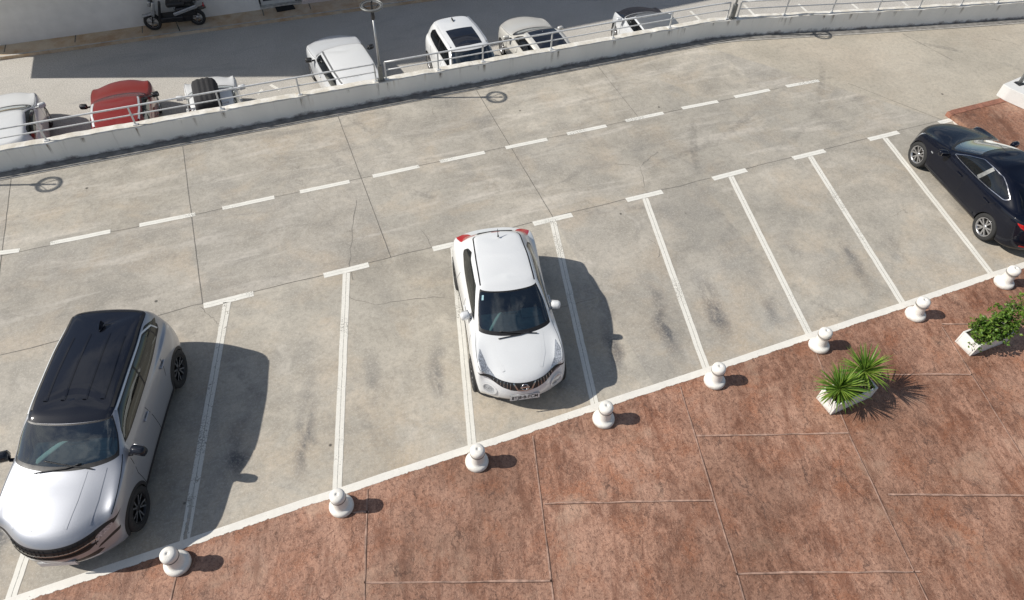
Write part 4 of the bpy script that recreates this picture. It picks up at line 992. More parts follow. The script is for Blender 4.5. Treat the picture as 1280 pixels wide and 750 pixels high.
# painted bays, lane dashes, border
SKEW = .2512
T_ = {0: None, 1: ((254.6, 382.5), (317, 367), (284.6, 374.4)), 2: ((404.7, 344.5), (461, 331), (433.3, 338.1)), 3: ((541, 311.5), (594, 299), (567, 305.5)), 4: ((666.6, 280), (715.2, 268.5), (690.7, 274.3)), 5: ((783, 250.3), (828, 239.6), (805.4, 245.2)), 6: ((891, 223.6), (933, 212.5), (912.4, 218.3)), 7: ((991, 198), (1031, 188.4), (1011.2, 193.3)), 8: ((1085.8, 174.5), (1123, 165.4), (1104.4, 170.3))}
B_ = {0: None, 1: (230, 681), 2: (421.2, 615.5), 3: (590.2, 559), 4: (744, 508.6), 5: (883.7, 463.3), 6: (1012, 419.5), 7: (1129.5, 381), 8: (1240, 343.3)}
for i in range(-1, 11):
    if i in T_ and T_[i]:
        l, r, c = (at(*q)[:2] for q in T_[i]); bt = at(*B_[i])[:2]
        if i == 3: bt = at(590.2, 557)[:2]
    else:
        bt = np.array([2.45*i-.03, .02]); c = np.array([2.45*(i+SKEW*2.025), 4.96]); l, r = c-(.5, 0), c+(.5, 0)
    d = (c-bt)/np.linalg.norm(c-bt)
    mb = MB(); ribbon(mb, sub(c-d*.075, bt-d*.0, 30), .155, .0045, wob=.012); tag(mb.build('bay_line', M['wornline'] if i == 1 else M['line']), kind='structure')
    mb = MB(); ribbon(mb, sub(l, r, 8), .150, .0045, wob=.012); tag(mb.build('bay_line_head', M['lane']), kind='structure')
dash = [((-45, 322), (24.5, 313)), ((62.9, 304.5), (138.2, 289.2)), ((174.3, 281.7), (244.2, 267.8)), ((278, 260.5), (343, 246.5)), ((375, 240), (437, 227)), ((466, 220.5), (524, 208)), ((550, 202), (606, 190.5)), ((632, 184.8), (684, 174.1)), ((708.8, 167.5), (758, 157.3)), ((781.9, 151.2), (829.3, 141.3)), ((852.5, 135.5), (897.3, 126.7)), ((918.1, 121.3), (962, 112.4)), ((982.7, 108), (1023.5, 100.8))]
for u, v in dash:
    mb = MB(); ribbon(mb, sub(at(*u)[:2], at(*v)[:2], 8), .128, .0045, wob=.012); tag(mb.build('lane_dash', M['lane']), kind='structure')
bp_ = [at(*q)[:2] for q in ((30, 747), (230, 680.5), (380, 629), (421, 616), (590, 560), (620, 551), (744, 508.8), (884, 463.5), (1013.3, 420), (1130, 381.5), (1240, 344), (1280, 331.5))]
bp_ = [np.array([-12, bp_[0][1]-.02]), np.array([-4, bp_[0][1]-.01])]+bp_+[np.array([24, bp_[-1][1]]), np.array([40, bp_[-1][1]])]
mb = MB(); pts = []
for u, v in zip(bp_, bp_[1:]): pts += sub(u, v, max(1, int(np.linalg.norm(v-u)/.35)))[:-1]
ribbon(mb, pts, .150, .005, wob=.010); tag(mb.build('border_line', M['border']), kind='structure')

# cast joints of the terrace: a pale trowelled edge either side of a dark cut
mbp, mbd = MB(), MB()
tj = [((225, 700), (210, 760)), ((459, 612), (455, 760)), ((666, 545), (692, 752)), ((850, 483), (932, 755)), ((1013, 424), (1062, 545)), ((1062, 545), (1164, 760)), ((1177, 408), (1290, 590)), ((1290, 590), (1400, 760)),
      ((415, 641.5), (459, 640)), ((680, 629), (890, 625)), ((870, 545), (1060, 541)), ((920, 717), (1150, 714)), ((1110, 618), (1330, 620)), ((455, 728), (690, 726)), ((1177, 405), (1300, 405)), ((1062, 468), (1215, 468)), ((459, 638), (460, 641))]
for u, v in tj:
    a, b = at(*u)[:2], at(*v)[:2]; n = max(6, int(np.linalg.norm(b-a)/.25))
    hz_ = abs(u[1]-v[1]) < 8
    ribbon(mbp, sub(a, b, n), .024 if not hz_ else .030, .003, wob=.2); ribbon(mbd, sub(a+(.014, 0) if not hz_ else a+(0, -.022), b+(.014, 0) if not hz_ else b+(0, -.022), n), .009, .006, wob=.4)
tag(mbp.build('terrace_joint', M['tjoint']), kind='structure'); tag(mbd.build('terrace_joint_cut', M['tjointd']), kind='structure')

# ------------------------------------------------------------------ parapet
POSTS = [[-7.7, -5.7, -3.7, -1.7, .3, 2.3, 4.35, 6.34, 8.38], [8.66, 10.14, 11.45, 13.55, 15.56, 17.5, 19.50], [19.86, 21.4, 22.97, 24.54, 25.98, 27.47, 28.8, 30.2, 31.8, 33.4]]
def path_at(path, x):
    xs = [p[0] for p in path]; return np.array([x, np.interp(x, xs, [p[1] for p in path])])
WT = .57
mb = MB(); xs = np.concatenate([[-45, -30, -20, -12], np.arange(-9, 36, .16), [40, 46]]); allposts = [p for s in POSTS for p in s]
outer = offset(WALLP, .25); ring = []
for x in xs:
    f = path_at(WALLP, x); o = path_at(outer, x)
    dpost = min(abs(x-p) for p in allposts); dz = -.018*math.exp(-(dpost/.22)**2)+.004*rng.normal()
    z = WT+dz; e = .012
    ring.append([(f[0], f[1], 0.), (f[0], f[1]+.004*rng.normal(), z-e), (f[0], f[1]+e, z), (o[0], o[1]-e, z), (o[0], o[1], z-e), (o[0], o[1], ZS)])
vr = [[mb.bm.verts.new(p) for p in r] for r in ring]
for a, b in zip(vr, vr[1:]):
    for k in range(5):
        f = mb.bm.faces.new((a[k], b[k], b[k+1], a[k+1])); f.smooth = False
for x in allposts+list(rng.uniform(-8, 33, 26)):
    post = x in allposts; hh = rng.uniform(.18, .42) if post else rng.uniform(.10, .30); ww = rng.uniform(.07, .13)
    a, b_ = path_at(WALLP, x-ww/2), path_at(WALLP, x+ww/2); z1 = WT-.035
    mb.quad([(a[0], a[1]-.009, z1-hh), (b_[0], b_[1]-.009, z1-hh), (b_[0], b_[1]-.009, z1), (a[0], a[1]-.009, z1)], 1, [(0, 0), (1, 0), (1, 1), (0, 1)])
tag(mb.build('parapet_wall', [M['wall'], M['drip']]), 'long low white parapet wall with mouldy foot and stained coping, dividing parking from street', 'wall')

mid = offset(WALLP, .115)
labs = ['two-bar metal railing left of the lamp post, passing before the red hatchback', 'two-bar metal railing between the two lamp posts, before the white sport utility car', 'two-bar metal railing right of the far lamp post, where the parapet bends away']
for seg, lb in zip(POSTS, labs):
    p0 = path_at(mid, seg[0]); root = empty('metal_railing', (p0[0], p0[1], WT)); tag(root, lb, 'railing', 'railings on the parapet')
    xs = list(np.arange(seg[0], seg[-1], .5))+[seg[-1]]
    for nm, h, r in (('top_rail', .50, .024), ('lower_rail', .265, .018)):
        MB().tube([np.append(path_at(mid, x)-p0, h) for x in xs], r, 10).build(nm, M['rail'], root)
    for x in seg:
        q = path_at(mid, x)-p0; b = MB(); b.box((q[0], q[1], .235), (.042, .024, .49), 0, .004); b.box((q[0], q[1], -.006), (.11, .09, .022)); b.build('post', M['rail'], root)

# ------------------------------------------------------------------ lamps with ring heads
def lamp():
    root = empty('street_lamp')
    b = MB(); b.box((0, 0, .012), (.19, .17, .024)); b.box((0, 0, .23), (.115, .105, .44), 0, .008)
    for sx in (-1, 1):
        for sy in (-1, 1): b.lathe([(.011, .0), (.011, .042), (.001, .044)], 8, origin=(sx*.078, sy*.068, 0))
    b.build('base_box', M['lamp'], root)
    p = MB(); p.tube([(0, 0, .44), (0, 0, 1.74)], [.034, .026], 14); p.build('pole', M['pole'], root)
    n = MB(); n.lathe([(.030, 1.72), (.045, 1.74), (.052, 1.80), (.040, 1.90), (.028, 1.93), (.022, 2.16), (.034, 2.17), (.034, 2.20), (.001, 2.21)], 16)
    for k in range(3):
        a = k*2*math.pi/3+.5; n.tube([(0, 0, 1.88), (.12*math.cos(a), .12*math.sin(a), 1.98), (.235*math.cos(a), .235*math.sin(a), 2.06)], .010, 6)
    n.build('lamp_neck', M['lampdark'], root)
    h = MB(); h.lathe([(.272, 2.06), (.286, 2.06), (.29, 2.08), (.286, 2.10), (.272, 2.10), (.272, 2.06)], 40); rh = h.build('ring_head', M['lamp'], root)
    h = MB(); h.lathe([(.205, 2.072), (.271, 2.072), (.271, 2.09), (.205, 2.09), (.205, 2.072)], 40); h.build('diffuser', M['diffuser'], rh)
    return root
lm = lamp(); 
for i, (x, lb) in enumerate(((8.52, 'slim grey lamp post with ring head on the parapet, beside the silver people carrier'), (19.68, 'slim grey lamp post where the parapet bends, its head above the frame'), (-2.86, 'slim grey lamp post whose ring shadow falls at the left edge'))):
    o = lm if i == 0 else copy_tree(lm); q = path_at(mid, x); o.location = (q[0], q[1], WT-.012); tag(o, lb, 'lamp post', 'lamp posts on the parapet')

# ------------------------------------------------------------------ bollards
def bollard():
    root = empty('bollard')
    MB().lathe([(.001, 0), (.190, 0), (.203, .018), (.206, .05), (.200, .082), (.182, .104), (.155, .114), (.136, .13), (.128, .16)], 36).build('base', M['whitecement'], root)
    MB().lathe([(.128, .159), (.119, .22), (.114, .30), (.113, .345), (.124, .352), (.126, .362)], 32).build('neck', M['whitecement'], root)
    MB().lathe([(.122, .357), (.131, .362), (.133, .374), (.122, .380)], 32).build('collar', M['gutter'], root)
    h = MB(); h.lathe([(.112, .374), (.126, .387), (.129, .41), (.128, .455), (.118, .486), (.094, .505), (.055, .515), (.018, .517), (.016, .505), (.001, .504)], 32); h.build('head', M['whitecement'], root)
    return root
BO = [(223, 705), (427.4, 633.4), (596, 578), (753.9, 524.8), (892.5, 477.3), (1022.7, 433.3), (1143, 394.5), (1253.3, 354.4)]
blab = ['white cement bollard in front of the silver car, beside its front wheel', 'white cement bollard at the foot of the empty bay line right of the silver car', 'white cement bollard at the foot of the bay line left of the white car', 'white cement bollard at the front right of the white car, near its shadow',
        'white cement bollard one bay line right of the white car and its shadow', 'white cement bollard right behind the spiky yucca planter, at the border line', 'white cement bollard between the yucca planter and the leafy shrub planter', 'white cement bollard above the leafy shrub planter, nearest the dark saloon']
bl = bollard()
for i, (q, lb) in enumerate(zip(BO, blab)):
    o = bl if i == 0 else copy_tree(bl); p = at(*q); o.location = (p[0], p[1], -.001); o.rotation_euler = (R_(rng.normal()*1.3), R_(rng.normal()*1.3), i*1.3)
    s_ = 1.0; o.scale = (s_, s_, s_); tag(o, lb, 'bollard', 'bollards along the terrace edge')

# ------------------------------------------------------------------ planters and their plants
def planter(loc, rz, label):
    root = empty('planter', loc, rz); tag(root, label, 'planter', 'white rectangular planters')
    Lx, Ly, H, t = 1.0, .41, .34, .035; b = MB()
    for c, d in (((0, -Ly/2+t/2, H/2), (Lx, t, H)), ((0, Ly/2-t/2, H/2), (Lx, t, H)), ((-Lx/2+t/2, 0, H/2), (t, Ly-2*t-.004, H-.002)), ((Lx/2-t/2, 0, H/2), (t, Ly-2*t-.004, H-.002)), ((0, 0, .03), (Lx-2*t-.004, Ly-2*t-.004, .04))): b.box(c, d, 0, .008)
    b.build('trough', M['planter'], root)
    s = MB(); n = 14
    g = [[s.bm.verts.new((-Lx/2+t+.003+(Lx-2*t-.006)*i/n, -Ly/2+t+.003+(Ly-2*t-.006)*j/5, H-.05+.02*rng.normal()*.6)) for j in range(6)] for i in range(n+1)]
    for i in range(n):
        for j in range(5): f = s.bm.faces.new((g[i][j], g[i+1][j], g[i+1][j+1], g[i][j+1])); f.smooth = True
    s.build('soil', M['soil'], root); return root
P1, P2 = (14.375, -1.455, 0), (17.965, -1.335, 0)
planter(P1, R_(3), 'white rectangular planter holding two spiky yucca plants on the brown terrace')
planter(P2, R_(1), 'white rectangular planter holding the leafy green shrub near the right edge')

def blade(bm, base, d, length, w, droop, seg=5):
    """one strap leaf, folded along its rib"""
    d = d.normalized(); side = d.cross(Vector((0, 0, 1)))
    if side.length < .05: side = Vector((1, 0, 0))
    side.normalize(); up = side.cross(d).normalized(); prev = None; p = base.copy(); dd = d.copy()
    for i in range(seg+1):
        t = i/seg; ww = w*(.55+.9*t if t < .35 else (1.0*(1-(t-.35)/.65)**.8+.0))*1.
        c = p; a, b_ = c+side*ww*.5+up*ww*.22, c-side*ww*.5+up*ww*.22
        cur = [bm.verts.new(a), bm.verts.new(c), bm.verts.new(b_)] if i < seg else [bm.verts.new(c)]*3
        if prev:
            for k in range(2):
                q = [prev[k], prev[k+1], cur[k+1], cur[k]]; q = list(dict.fromkeys(q))
                if len(q) > 2: bm.faces.new(q)
        prev = cur; dd = (dd+Vector((0, 0, -droop/seg))).normalized(); p = p+dd*length/seg
def yucca(loc, label, n=95, ln=.46, stem=.32, seed=1):
    r = random.Random(seed); root = empty('yucca_plant', loc); tag(root, label, 'plant', 'yucca plants in the planter')
    MB().tube([(0, 0, 0), (.01, -.01, stem*.5), (0, 0, stem)], [.035, .03, .028], 9).build('stem', M['bark'], root)
    b = MB()
    for i in range(n):
        t = i/n; el = R_(82-96*t**.9+r.uniform(-9, 9)); az = i*2.39996+r.uniform(-.25, .25)
        d = Vector((math.cos(az)*math.cos(el), math.sin(az)*math.cos(el), math.sin(el)))
        l = ln*(.72+.36*math.sin(math.pi*min(1, .25+t*.75)))*r.uniform(.85, 1.1)
        blade(b.bm, Vector((0, 0, stem-.06*t+.03))+d*.02, d, l, .036*r.uniform(.85, 1.15), .12+.55*t*r.uniform(.2, 1.5)+(.5 if r.random() < .12 else 0))
    b.build('leaves', M['yucca'], root)
    b = MB()
    for i in range(9):
        az = r.uniform(0, 6.28); blade(b.bm, Vector((0, 0, stem-.08)), Vector((math.cos(az), math.sin(az), r.uniform(-.5, .1))), ln*r.uniform(.6, .95), .026, 1.1)
    b.build('dead_leaves', M['deadleaf'], root)
yucca((13.99, -1.475, .30), 'spiky green yucca in the planter, nearer the camera at its left end', 130, .50, .24, 3)
yucca((14.60, -1.36, .30), 'spiky green yucca in the planter, at its right end beside a bollard shadow', 135, .50, .34, 8)

def leaf(bm, p, d, s, r):
    d = d.normalized(); side = d.cross(Vector((r.uniform(-1, 1), r.uniform(-1, 1), r.uniform(-1, 1))))
    if side.length < .05: return
    side.normalize(); up = d.cross(side)
    A, B, C, D, E_ = p, p+d*s*.4+side*s*.30, p+d*s*.95-up*s*.1, p+d*s*.4-side*s*.30, p+d*s*.45+up*s*.08
    v = [bm.verts.new(q) for q in (A, B, C, D, E_)]
    for t in ((0, 4, 1), (1, 4, 2), (2, 4, 3), (3, 4, 0)): bm.faces.new([v[k] for k in t])
def shrub(loc, label, stems, nleaf, seed, size=.055, mat='shrubleaf', name='leafy_shrub', group=None):
    r = random.Random(seed); root = empty(name, loc); tag(root, label, 'shrub', group); w = MB(); b = MB()
    for (tip, spread) in stems:
        tip = Vector(tip); p0 = Vector((tip.x*.25+r.uniform(-.06, .06), tip.y*.2, 0)); m1 = p0.lerp(tip, .5)+Vector((r.uniform(-.05, .05), r.uniform(-.05, .05), .06))
        w.tube([p0, m1, tip], [.012, .009, .004], 6)
        for k in range(7):
            t = r.uniform(.35, 1.0); o = p0.lerp(m1, t*2) if t < .5 else m1.lerp(tip, t*2-1)
            e = o+Vector((r.gauss(0, 1), r.gauss(0, 1), r.gauss(.35, .8))).normalized()*spread*r.uniform(.5, 1.25); w.tube([o, o.lerp(e, .6)+Vector((0, 0, .02)), e], [.005, .004, .002], 5)
            for j in range(nleaf):
                q = o.lerp(e, r.uniform(.2, 1.05))+Vector((r.gauss(0, .03), r.gauss(0, .03), r.gauss(0, .025)))
                leaf(b.bm, q, Vector((r.gauss(0, 1), r.gauss(0, 1), r.gauss(.25, .6))), size*r.uniform(.6, 1.25), r)
    w.build('stems', M['bark'], root); b.build('foliage', M[mat], root); return root
st = [((-.42, .02, .22), .16), ((-.30, .10, .34), .18), ((-.20, -.10, .30), .18), ((-.02, .05, .42), .20), ((.12, -.12, .34), .19), ((.22, .12, .40), .2), ((-.05, -.20, .20), .16), ((.30, -.12, .26), .18), ((-.12, .20, .30), .16), ((.45, .25, .62), .15), ((.62, .20, .66), .17), ((.66, -.05, .50), .19), ((.80, .10, .48), .17), ((.50, -.18, .30), .16), ((.40, .05, .48), .18)]
shrub((17.95, -1.335, .29), 'leafy green shrub spilling over its white planter at the right edge', [((x-.10, y, z), s) for (x, y, z), s in st]+[((-.46, -.12, .12), .2), ((-.3, -.22, .14), .2), ((.1, -.25, .12), .2), ((-.46, .12, .16), .18)], 15, 5, .085)

# ------------------------------------------------------------------ raised brown step and white plinth at the right
b = MB(); q0 = at(1187, 146, .12)
x0 = 23.22; b.prism([(x0, 1.0), (36, 1.0), (36, 5.02), (x0+.02, 5.02)], -.05, .118); o = b.build('brown_step', M['terrace'])
root = empty('raised_step', (x0, 5.0, 0)); o.parent = root; o.matrix_parent_inverse = Matrix.Translation((-x0, -5.0, 0)); o.name = 'step_surface'
kb = MB()
for i in range(9): kb.box((x0+.14+.47+i*.945-x0, .11, .06), (.94, .20, .15), 0, .022)
kb.box((.07, .10, .055), (.14, .19, .16), 0, .03); kb.build('kerb_stone', M['stone'], root)
tag(root, 'raised brown step with darker kerb stones behind the dark saloon, below the white plinth', 'step')
pl = MB(); pl.prism([(25.22, 5.36), (25.24, 5.10), (26.60, 1.4), (31, 1.4), (31, 4.4), (26.1, 5.50)], .121, .50, 0, .012); rt = pl.build('white_plinth', M['plinth'])
tag(rt, 'white painted plinth block with a grey pole on it, at the right edge', 'plinth')
pr = empty('metal_pole', (25.68, 5.22, .50)); tag(pr, 'thick grey metal pole bolted onto the white plinth, cut by the right edge', 'pole')
b = MB(); b.tube([(0, 0, 0), (0, 0, 3.2)], .055, 16); b.build('pole_shaft', M['pole'], pr)
b = MB(); b.box((0, 0, .006), (.22, .2, .012)); 
for sx in (-1, 1):
    for sy in (-1, 1): b.lathe([(.016, .01), (.016, .04), (.001, .042)], 8, origin=(sx*.085, sy*.075, 0))
b.build('base_plate', M['lampdark'], pr)

# ------------------------------------------------------------------ house across the street
F0, F1 = at(0, 57, ZS+.10)[:2], at(385, 4, ZS+.10)[:2]; fd = (F1-F0)/np.linalg.norm(F1-F0); fn = np.array([fd[1], -fd[0]])   # fn points to the street
def fac(s, o=0.): return F0+fd*s+fn*o
K0, K1 = at(0, 70, ZS)[:2], at(320, 28, ZS)[:2]; kd = (K1-K0)/np.linalg.norm(K1-K0)
wk = float(np.dot(K0-F0, fn)); wk2 = float(np.dot(K1-F0, fn))
mb = MB(); ribbon(mb, [], 1, 0) if False else None
A = [fac(-25, wk), fac(26, wk2+(wk2-wk)*2.2), fac(26, -.02), fac(-25, -.02)]
mb.prism([tuple(p) for p in A], ZS-.02, ZS+.10); o = mb.build('sidewalk', M['brownwalk']); tag(o, kind='structure')
mb = MB(); js = [at(px, py, ZS+.1)[:2] for px, py in ((6, 62), (94, 50), (178, 38), (330, 20), (388, 10))]
for p in js:
    s = float(np.dot(p-F0, fd)); mb.quad([(*fac(s-.018, .0), ZS+.104), (*fac(s-.018, wk), ZS+.104), (*fac(s+.018, wk), ZS+.104), (*fac(s+.018, .0), ZS+.104)])
tag(mb.build('sidewalk_joint', M['joint']), kind='structure')
mb = MB(); ribbon(mb, sub(fac(-25, wk-.05), fac(26, wk2+(wk2-wk)*2.2-.05), 40), .075, ZS+.104, wob=.06); tag(mb.build('kerb_edge', M['gutteredge']), kind='structure')

S0, S1, S2 = at(38, 72, ZS)[:2], at(38, 98, ZS)[:2], at(384, 98, ZS)[:2]
h1 = float(np.dot(F0-S0, -fn))/float(np.dot(SUNV, fn)) if False else 2.55
C1 = S1-SUNV*h1
dH = float(np.linalg.norm(S2-S1)/np.linalg.norm(SUNV)); H2 = h1+dH
roofpts = [S2-SUNV*H2]+[at(*q, ZS)[:2]-SUNV*H2 for q in ((541, 76), (712, 35), (888, 0))]
roofpts[0] = C1
sW = float(np.dot(C1-F0, fd)); sD0 = float(np.dot(at(326, 12, ZS+.1)[:2]-F0, fd)); sD1 = float(np.dot(at(378, 5, ZS+.1)[:2]-F0, fd)); sE = 26.
bd = empty('building', (*fac(0), ZS)); tag(bd, 'white rendered house across the street, in shade behind the scooter', 'building')
org = Vector((*fac(0), ZS)); bd.rotation_euler = (0, 0, 0)
def lp(s, o): p = fac(s, o)-F0; return (p[0], p[1])
def wallbox(name, s0, s1, z0, z1, m, o0=0., o1=-.35):
    w = MB(); w.prism([lp(s0, o0), lp(s1, o0), lp(s1, o1), lp(s0, o1)], z0, z1); return w.build(name, m, bd)
wallbox('wall', -25, sW, .05, 1.62, M['facade'])
wallbox('wall', sW+.002, sD0, .05, h1, M['facade'])
wallbox('wall', sD1, sE, .05, h1, M['pinkwall'], .03)
wallbox('lintel', sD0+.002, sD1-.002, 2.25, h1-.002, M['facade'], -.02)
wallbox('threshold', sD0+.002, sD1-.002, .05, .17, M['gutteredge'], -.005, -.34)
# glazed double door in the opening
dr = MB(); w_ = sD1-sD0; dz0, dz1 = .172, 2.24
bars = [(sD0+.06, dz0, .09, dz1-dz0), (sD0+w_*.42, dz0, .10, dz1-dz0), (sD0+w_*.80, dz0, .08, dz1-dz0)]
for s, z, ww, hh in bars: dr.prism([lp(s, -.16), lp(s+ww, -.16), lp(s+ww, -.22), lp(s, -.22)], z, z+hh)
for z, hh in ((dz0, .13), (dz1-.1, .1)): dr.prism([lp(sD0+.064, -.164), lp(sD0+w_*.80+.076, -.164), lp(sD0+w_*.80+.076, -.216), lp(sD0+.064, -.216)], z+.002, z+hh)
d_ = dr.build('door_frame', M['frame'], bd)
g_ = MB(); g_.prism([lp(sD0+.08, -.185), lp(sD0+w_*.84, -.185), lp(sD0+w_*.84, -.195), lp(sD0+.08, -.195)], dz0+.1, dz1-.06); g_.build('door_glass', M['winglass'], d_)
g_ = MB(); g_.prism([lp(sD0, -.26), lp(sD1, -.26), lp(sD1, -.32), lp(sD0, -.32)], .17, 2.24); g_.build('door_curtain', M['cabin'], bd)
up = MB(); back = [np.array(fac(float(np.dot(roofpts[-1]-F0, fd)), -8)), np.array(fac(sW, -8))]
pl_ = [tuple(p-F0) for p in roofpts]+[tuple(p-F0) for p in back]
up.prism(pl_, h1+.003, H2); up.build('upper_floor', M['facade'], bd)
ps = at(345, 13, ZS+.1)
mt = MB(); c4 = [at(*q, ZS+.1)[:2] for q in ((344, 9.5), (366.5, 6.3), (369.5, 11.5), (346.5, 15.6))]; cm = sum(c4)/4
mt.prism([tuple(p-cm) for p in c4], 0, .022, 0, .006); o = mt.build('door_mat', M['mat']); o.location = (cm[0], cm[1], ZS+.105); tag(o, 'black door mat lying on the brown sidewalk before the glazed door', 'mat')

# white bay lines painted on the street beyond the parapet
mb = MB()
for (u, v) in (((863, 14), (877, 27)), ((998, 5), (1011, 17)), ((1064, 4), (1078, 16)), ((1128, 2), (1141, 13)), ((930, 6), (946, 22)), ((322, 118), (328, 112)), ((350, 113), (338, 106))):
    a, b_ = at(*u, ZS)[:2], at(*v, ZS)[:2]; ribbon(mb, sub(a+(a-b_)*.0, b_, 6), .10, ZS+.005, wob=.02)
tag(mb.build('street_bay_line', M['lane']), kind='structure')
shr = at(1272, -4, ZS+.8)
shrub((shr[0]+.4, shr[1]+.6, ZS), 'dark green bush growing on the street side of the parapet, top right corner', [((-.5, 0, .7), .3), ((0, .2, .9), .3), ((.5, -.1, .8), .3), ((.9, .1, .7), .3), ((1.3, 0, .8), .3), ((.2, -.4, .5), .3), ((.8, -.4, .5), .3)], 26, 9, .09, 'weeds', 'roadside_bush')

# ------------------------------------------------------------------ scooter leaning by the wall
def scooter(fpx, rpx):
    f = at(*fpx, ZS+.10); r = at(*rpx, ZS+.10); d = (f-r)[:2]; wb = np.linalg.norm(d); rz = math.atan2(d[1], d[0]); k = wb/1.36
    root = empty('motor_scooter', ((f[0]+r[0])/2, (f[1]+r[1])/2, ZS+.10), rz); root.scale = (k, k, k*1.12); root.rotation_euler = (R_(-7), 0, rz)
    tag(root, 'black and silver motor scooter with top box, standing on the sidewalk against the wall', 'scooter')
    for x, R in ((.68, .26), (-.68, .25)):
        w = MB(); w.lathe([(R-.09, -.05), (R-.03, -.058), (R, -.03), (R, .03), (R-.03, .058), (R-.09, .05), (R-.09, -.05)], 30, axis='Y'); wh = w.build('wheel', M['rubber'], root); wh.location = (x, 0, R)
        s = MB(); s.lathe([(.001, -.04), (.05, -.04), (.05, .04), (.001, .04)], 14, axis='Y'); s.lathe([(R-.095, -.04), (R-.085, -.045), (R-.085, .045), (R-.095, .04)], 28, axis='Y')
        for i in range(5):
            a = i*2*math.pi/5; s.box((.09*math.cos(a), 0, .09*math.sin(a)), (.15, .03, .035), 0, 0, 0, Matrix.Rotation(-a, 4, 'Y'))
        s.build('rim', M['rim'], wh)
    b = MB(); b.tube([(.68, .075, .26), (.56, .075, .62), (.50, .0, .86)], .022, 8); b.tube([(.68, -.075, .26), (.56, -.075, .62), (.50, 0, .86)], .022, 8)
    b.tube([(.50, 0, .82), (.44, 0, 1.02)], .03, 8); b.tube([(.42, .34, 1.06), (.46, .16, 1.04), (.46, -.16, 1.04), (.42, -.34, 1.06)], .018, 8); b.tube([(.40, .36, 1.06), (.42, .24, 1.06)], .024, 8); b.tube([(.40, -.36, 1.06), (.42, -.24, 1.06)], .024, 8)
    b.box((.48, 0, 1.06), (.16, .26, .12), 0, .04)
    b.build('handlebar', M['scooterblack'], root)
    for s_ in (1, -1):
        q = MB(); q.tube([(.46, s_*.16, 1.06), (.44, s_*.30, 1.22)], .007, 6); q.box((.43, s_*.33, 1.25), (.02, .13, .08), 0, .008); q.build('mirror', M['scooterblack'], root)
    b = MB(); b.box((.70, 0, .50), (.44, .13, .05), 0, .022, 0, Matrix.Rotation(R_(10), 4, 'Y')); b.build('front_mudguard', M['scooterbody'], root)
    b = MB(); b.box((.50, 0, .72), (.10, .38, .46), 0, .04, 0, Matrix.Rotation(R_(-20), 4, 'Y')); b.box((.56, 0, .86), (.10, .26, .18), 0, .04, 0, Matrix.Rotation(R_(-20), 4, 'Y')); b.build('front_shield', M['scooterbody'], root)
    b = MB(); b.box((.08, 0, .34), (.74, .34, .16), 0, .04); b.box((.36, 0, .56), (.08, .36, .44), 0, .03, 0, Matrix.Rotation(R_(-18), 4, 'Y')); b.box((-.42, 0, .50), (.62, .26, .30), 0, .07); b.box((-.30, .0, .30), (.5, .24, .2), 0, .05); b.build('body', M['scooterblack'], root)
    for s_ in (1, -1):
        b = MB(); b.box((-.42, s_*.15, .58), (.78, .05, .10), 0, .022, 0, Matrix.Rotation(R_(14), 4, 'Y')); b.build('side_panel', M['scooterbody'], root)
    b = MB(); b.box((-.18, 0, .76), (.58, .28, .14), 0, .06); b.box((-.55, 0, .82), (.34, .25, .12), 0, .05); b.build('seat', M['plastic'], root)
    b = MB(); b.box((-.93, 0, .98), (.38, .40, .28), 0, .08); b.box((-.86, 0, .83), (.4, .22, .03)); b.build('top_box', M['scooterblack'], root)
    b = MB(); b.tube([(-.30, -.16, .34), (-.62, -.17, .36), (-1.0, -.17, .46)], [.03, .05, .055], 10); b.build('exhaust', M['brake'], root)
    b = MB(); b.tube([(-.02, .16, .30), (-.06, .30, .0)], .014, 6); b.build('side_stand', M['scooterblack'], root)
    b = MB(); b.box((-.98, 0, .62), (.05, .16, .07), 0, .02); b.build('tail_lamp', M['redlens'], root)
scooter((195, 37), (250, 30.5))

# ------------------------------------------------------------------ cars
crossover((8.86, 2.33), R_(-100.8))
suv((1.43-.02+.29*.20, 1.99+.957*.22), R_(-106.9))
saloon((21.36, 2.28), R_(80.5))
def park(nose, rz, Lf, z=.8, **k):
    p = at(*nose, ZS+z); d = np.array([math.cos(R_(rz)), math.sin(R_(rz))]); return tuple(p[:2]-d*Lf)
def street(nose, rz, Lf, label, mat, z=.8, **k): return street_car(label, park(nose, rz, Lf-.10, z), R_(rz), M[mat], Lf=Lf, **k)
street((8, 117), 96, 2.05, 'pale white hatchback cut by the left edge of the picture, beyond the parapet', 'white', Lr=-1.9, w=.84, roof_w=.60, H=1.46, rf=.02, cowl=.82)
street((152, 100.5), 90.5, 1.98, 'bright red hatchback parked beyond the parapet with the railing in front', 'red', Lr=-1.75, wb=(1.15, -1.15), w=.84, H=1.46, cowl=.72, rf=.05, rr=-1.42, back=-1.60, rails='palesilver', roof_w=.63, mirrors=M['plastic'])
street((261, 97), 91, 1.7, 'small white hatchback under a black ribbed roof bag, right of the red hatchback', 'white', Lr=-1.5, wb=(1.05, -1.05), w=.76, H=1.44, cowl=.68, rf=.02, rr=-1.2, back=-1.35, roof_w=.56, belt_z=.98, hoodz=.88)
street((410, 49.5), 95, 2.2, 'silver people carrier with ribbed pale roof, parked left of the lamp post', 'palesilver', Lr=-2.05, wb=(1.32, -1.32), w=.88, H=1.62, cowl=.92, rf=.36, rr=-1.86, back=-1.97, ribs=5, roofmat=M['white'], roof_w=.66, belt_z=1.05, hoodz=.98, rails='grey_roof', mirrors=M['plastic'])
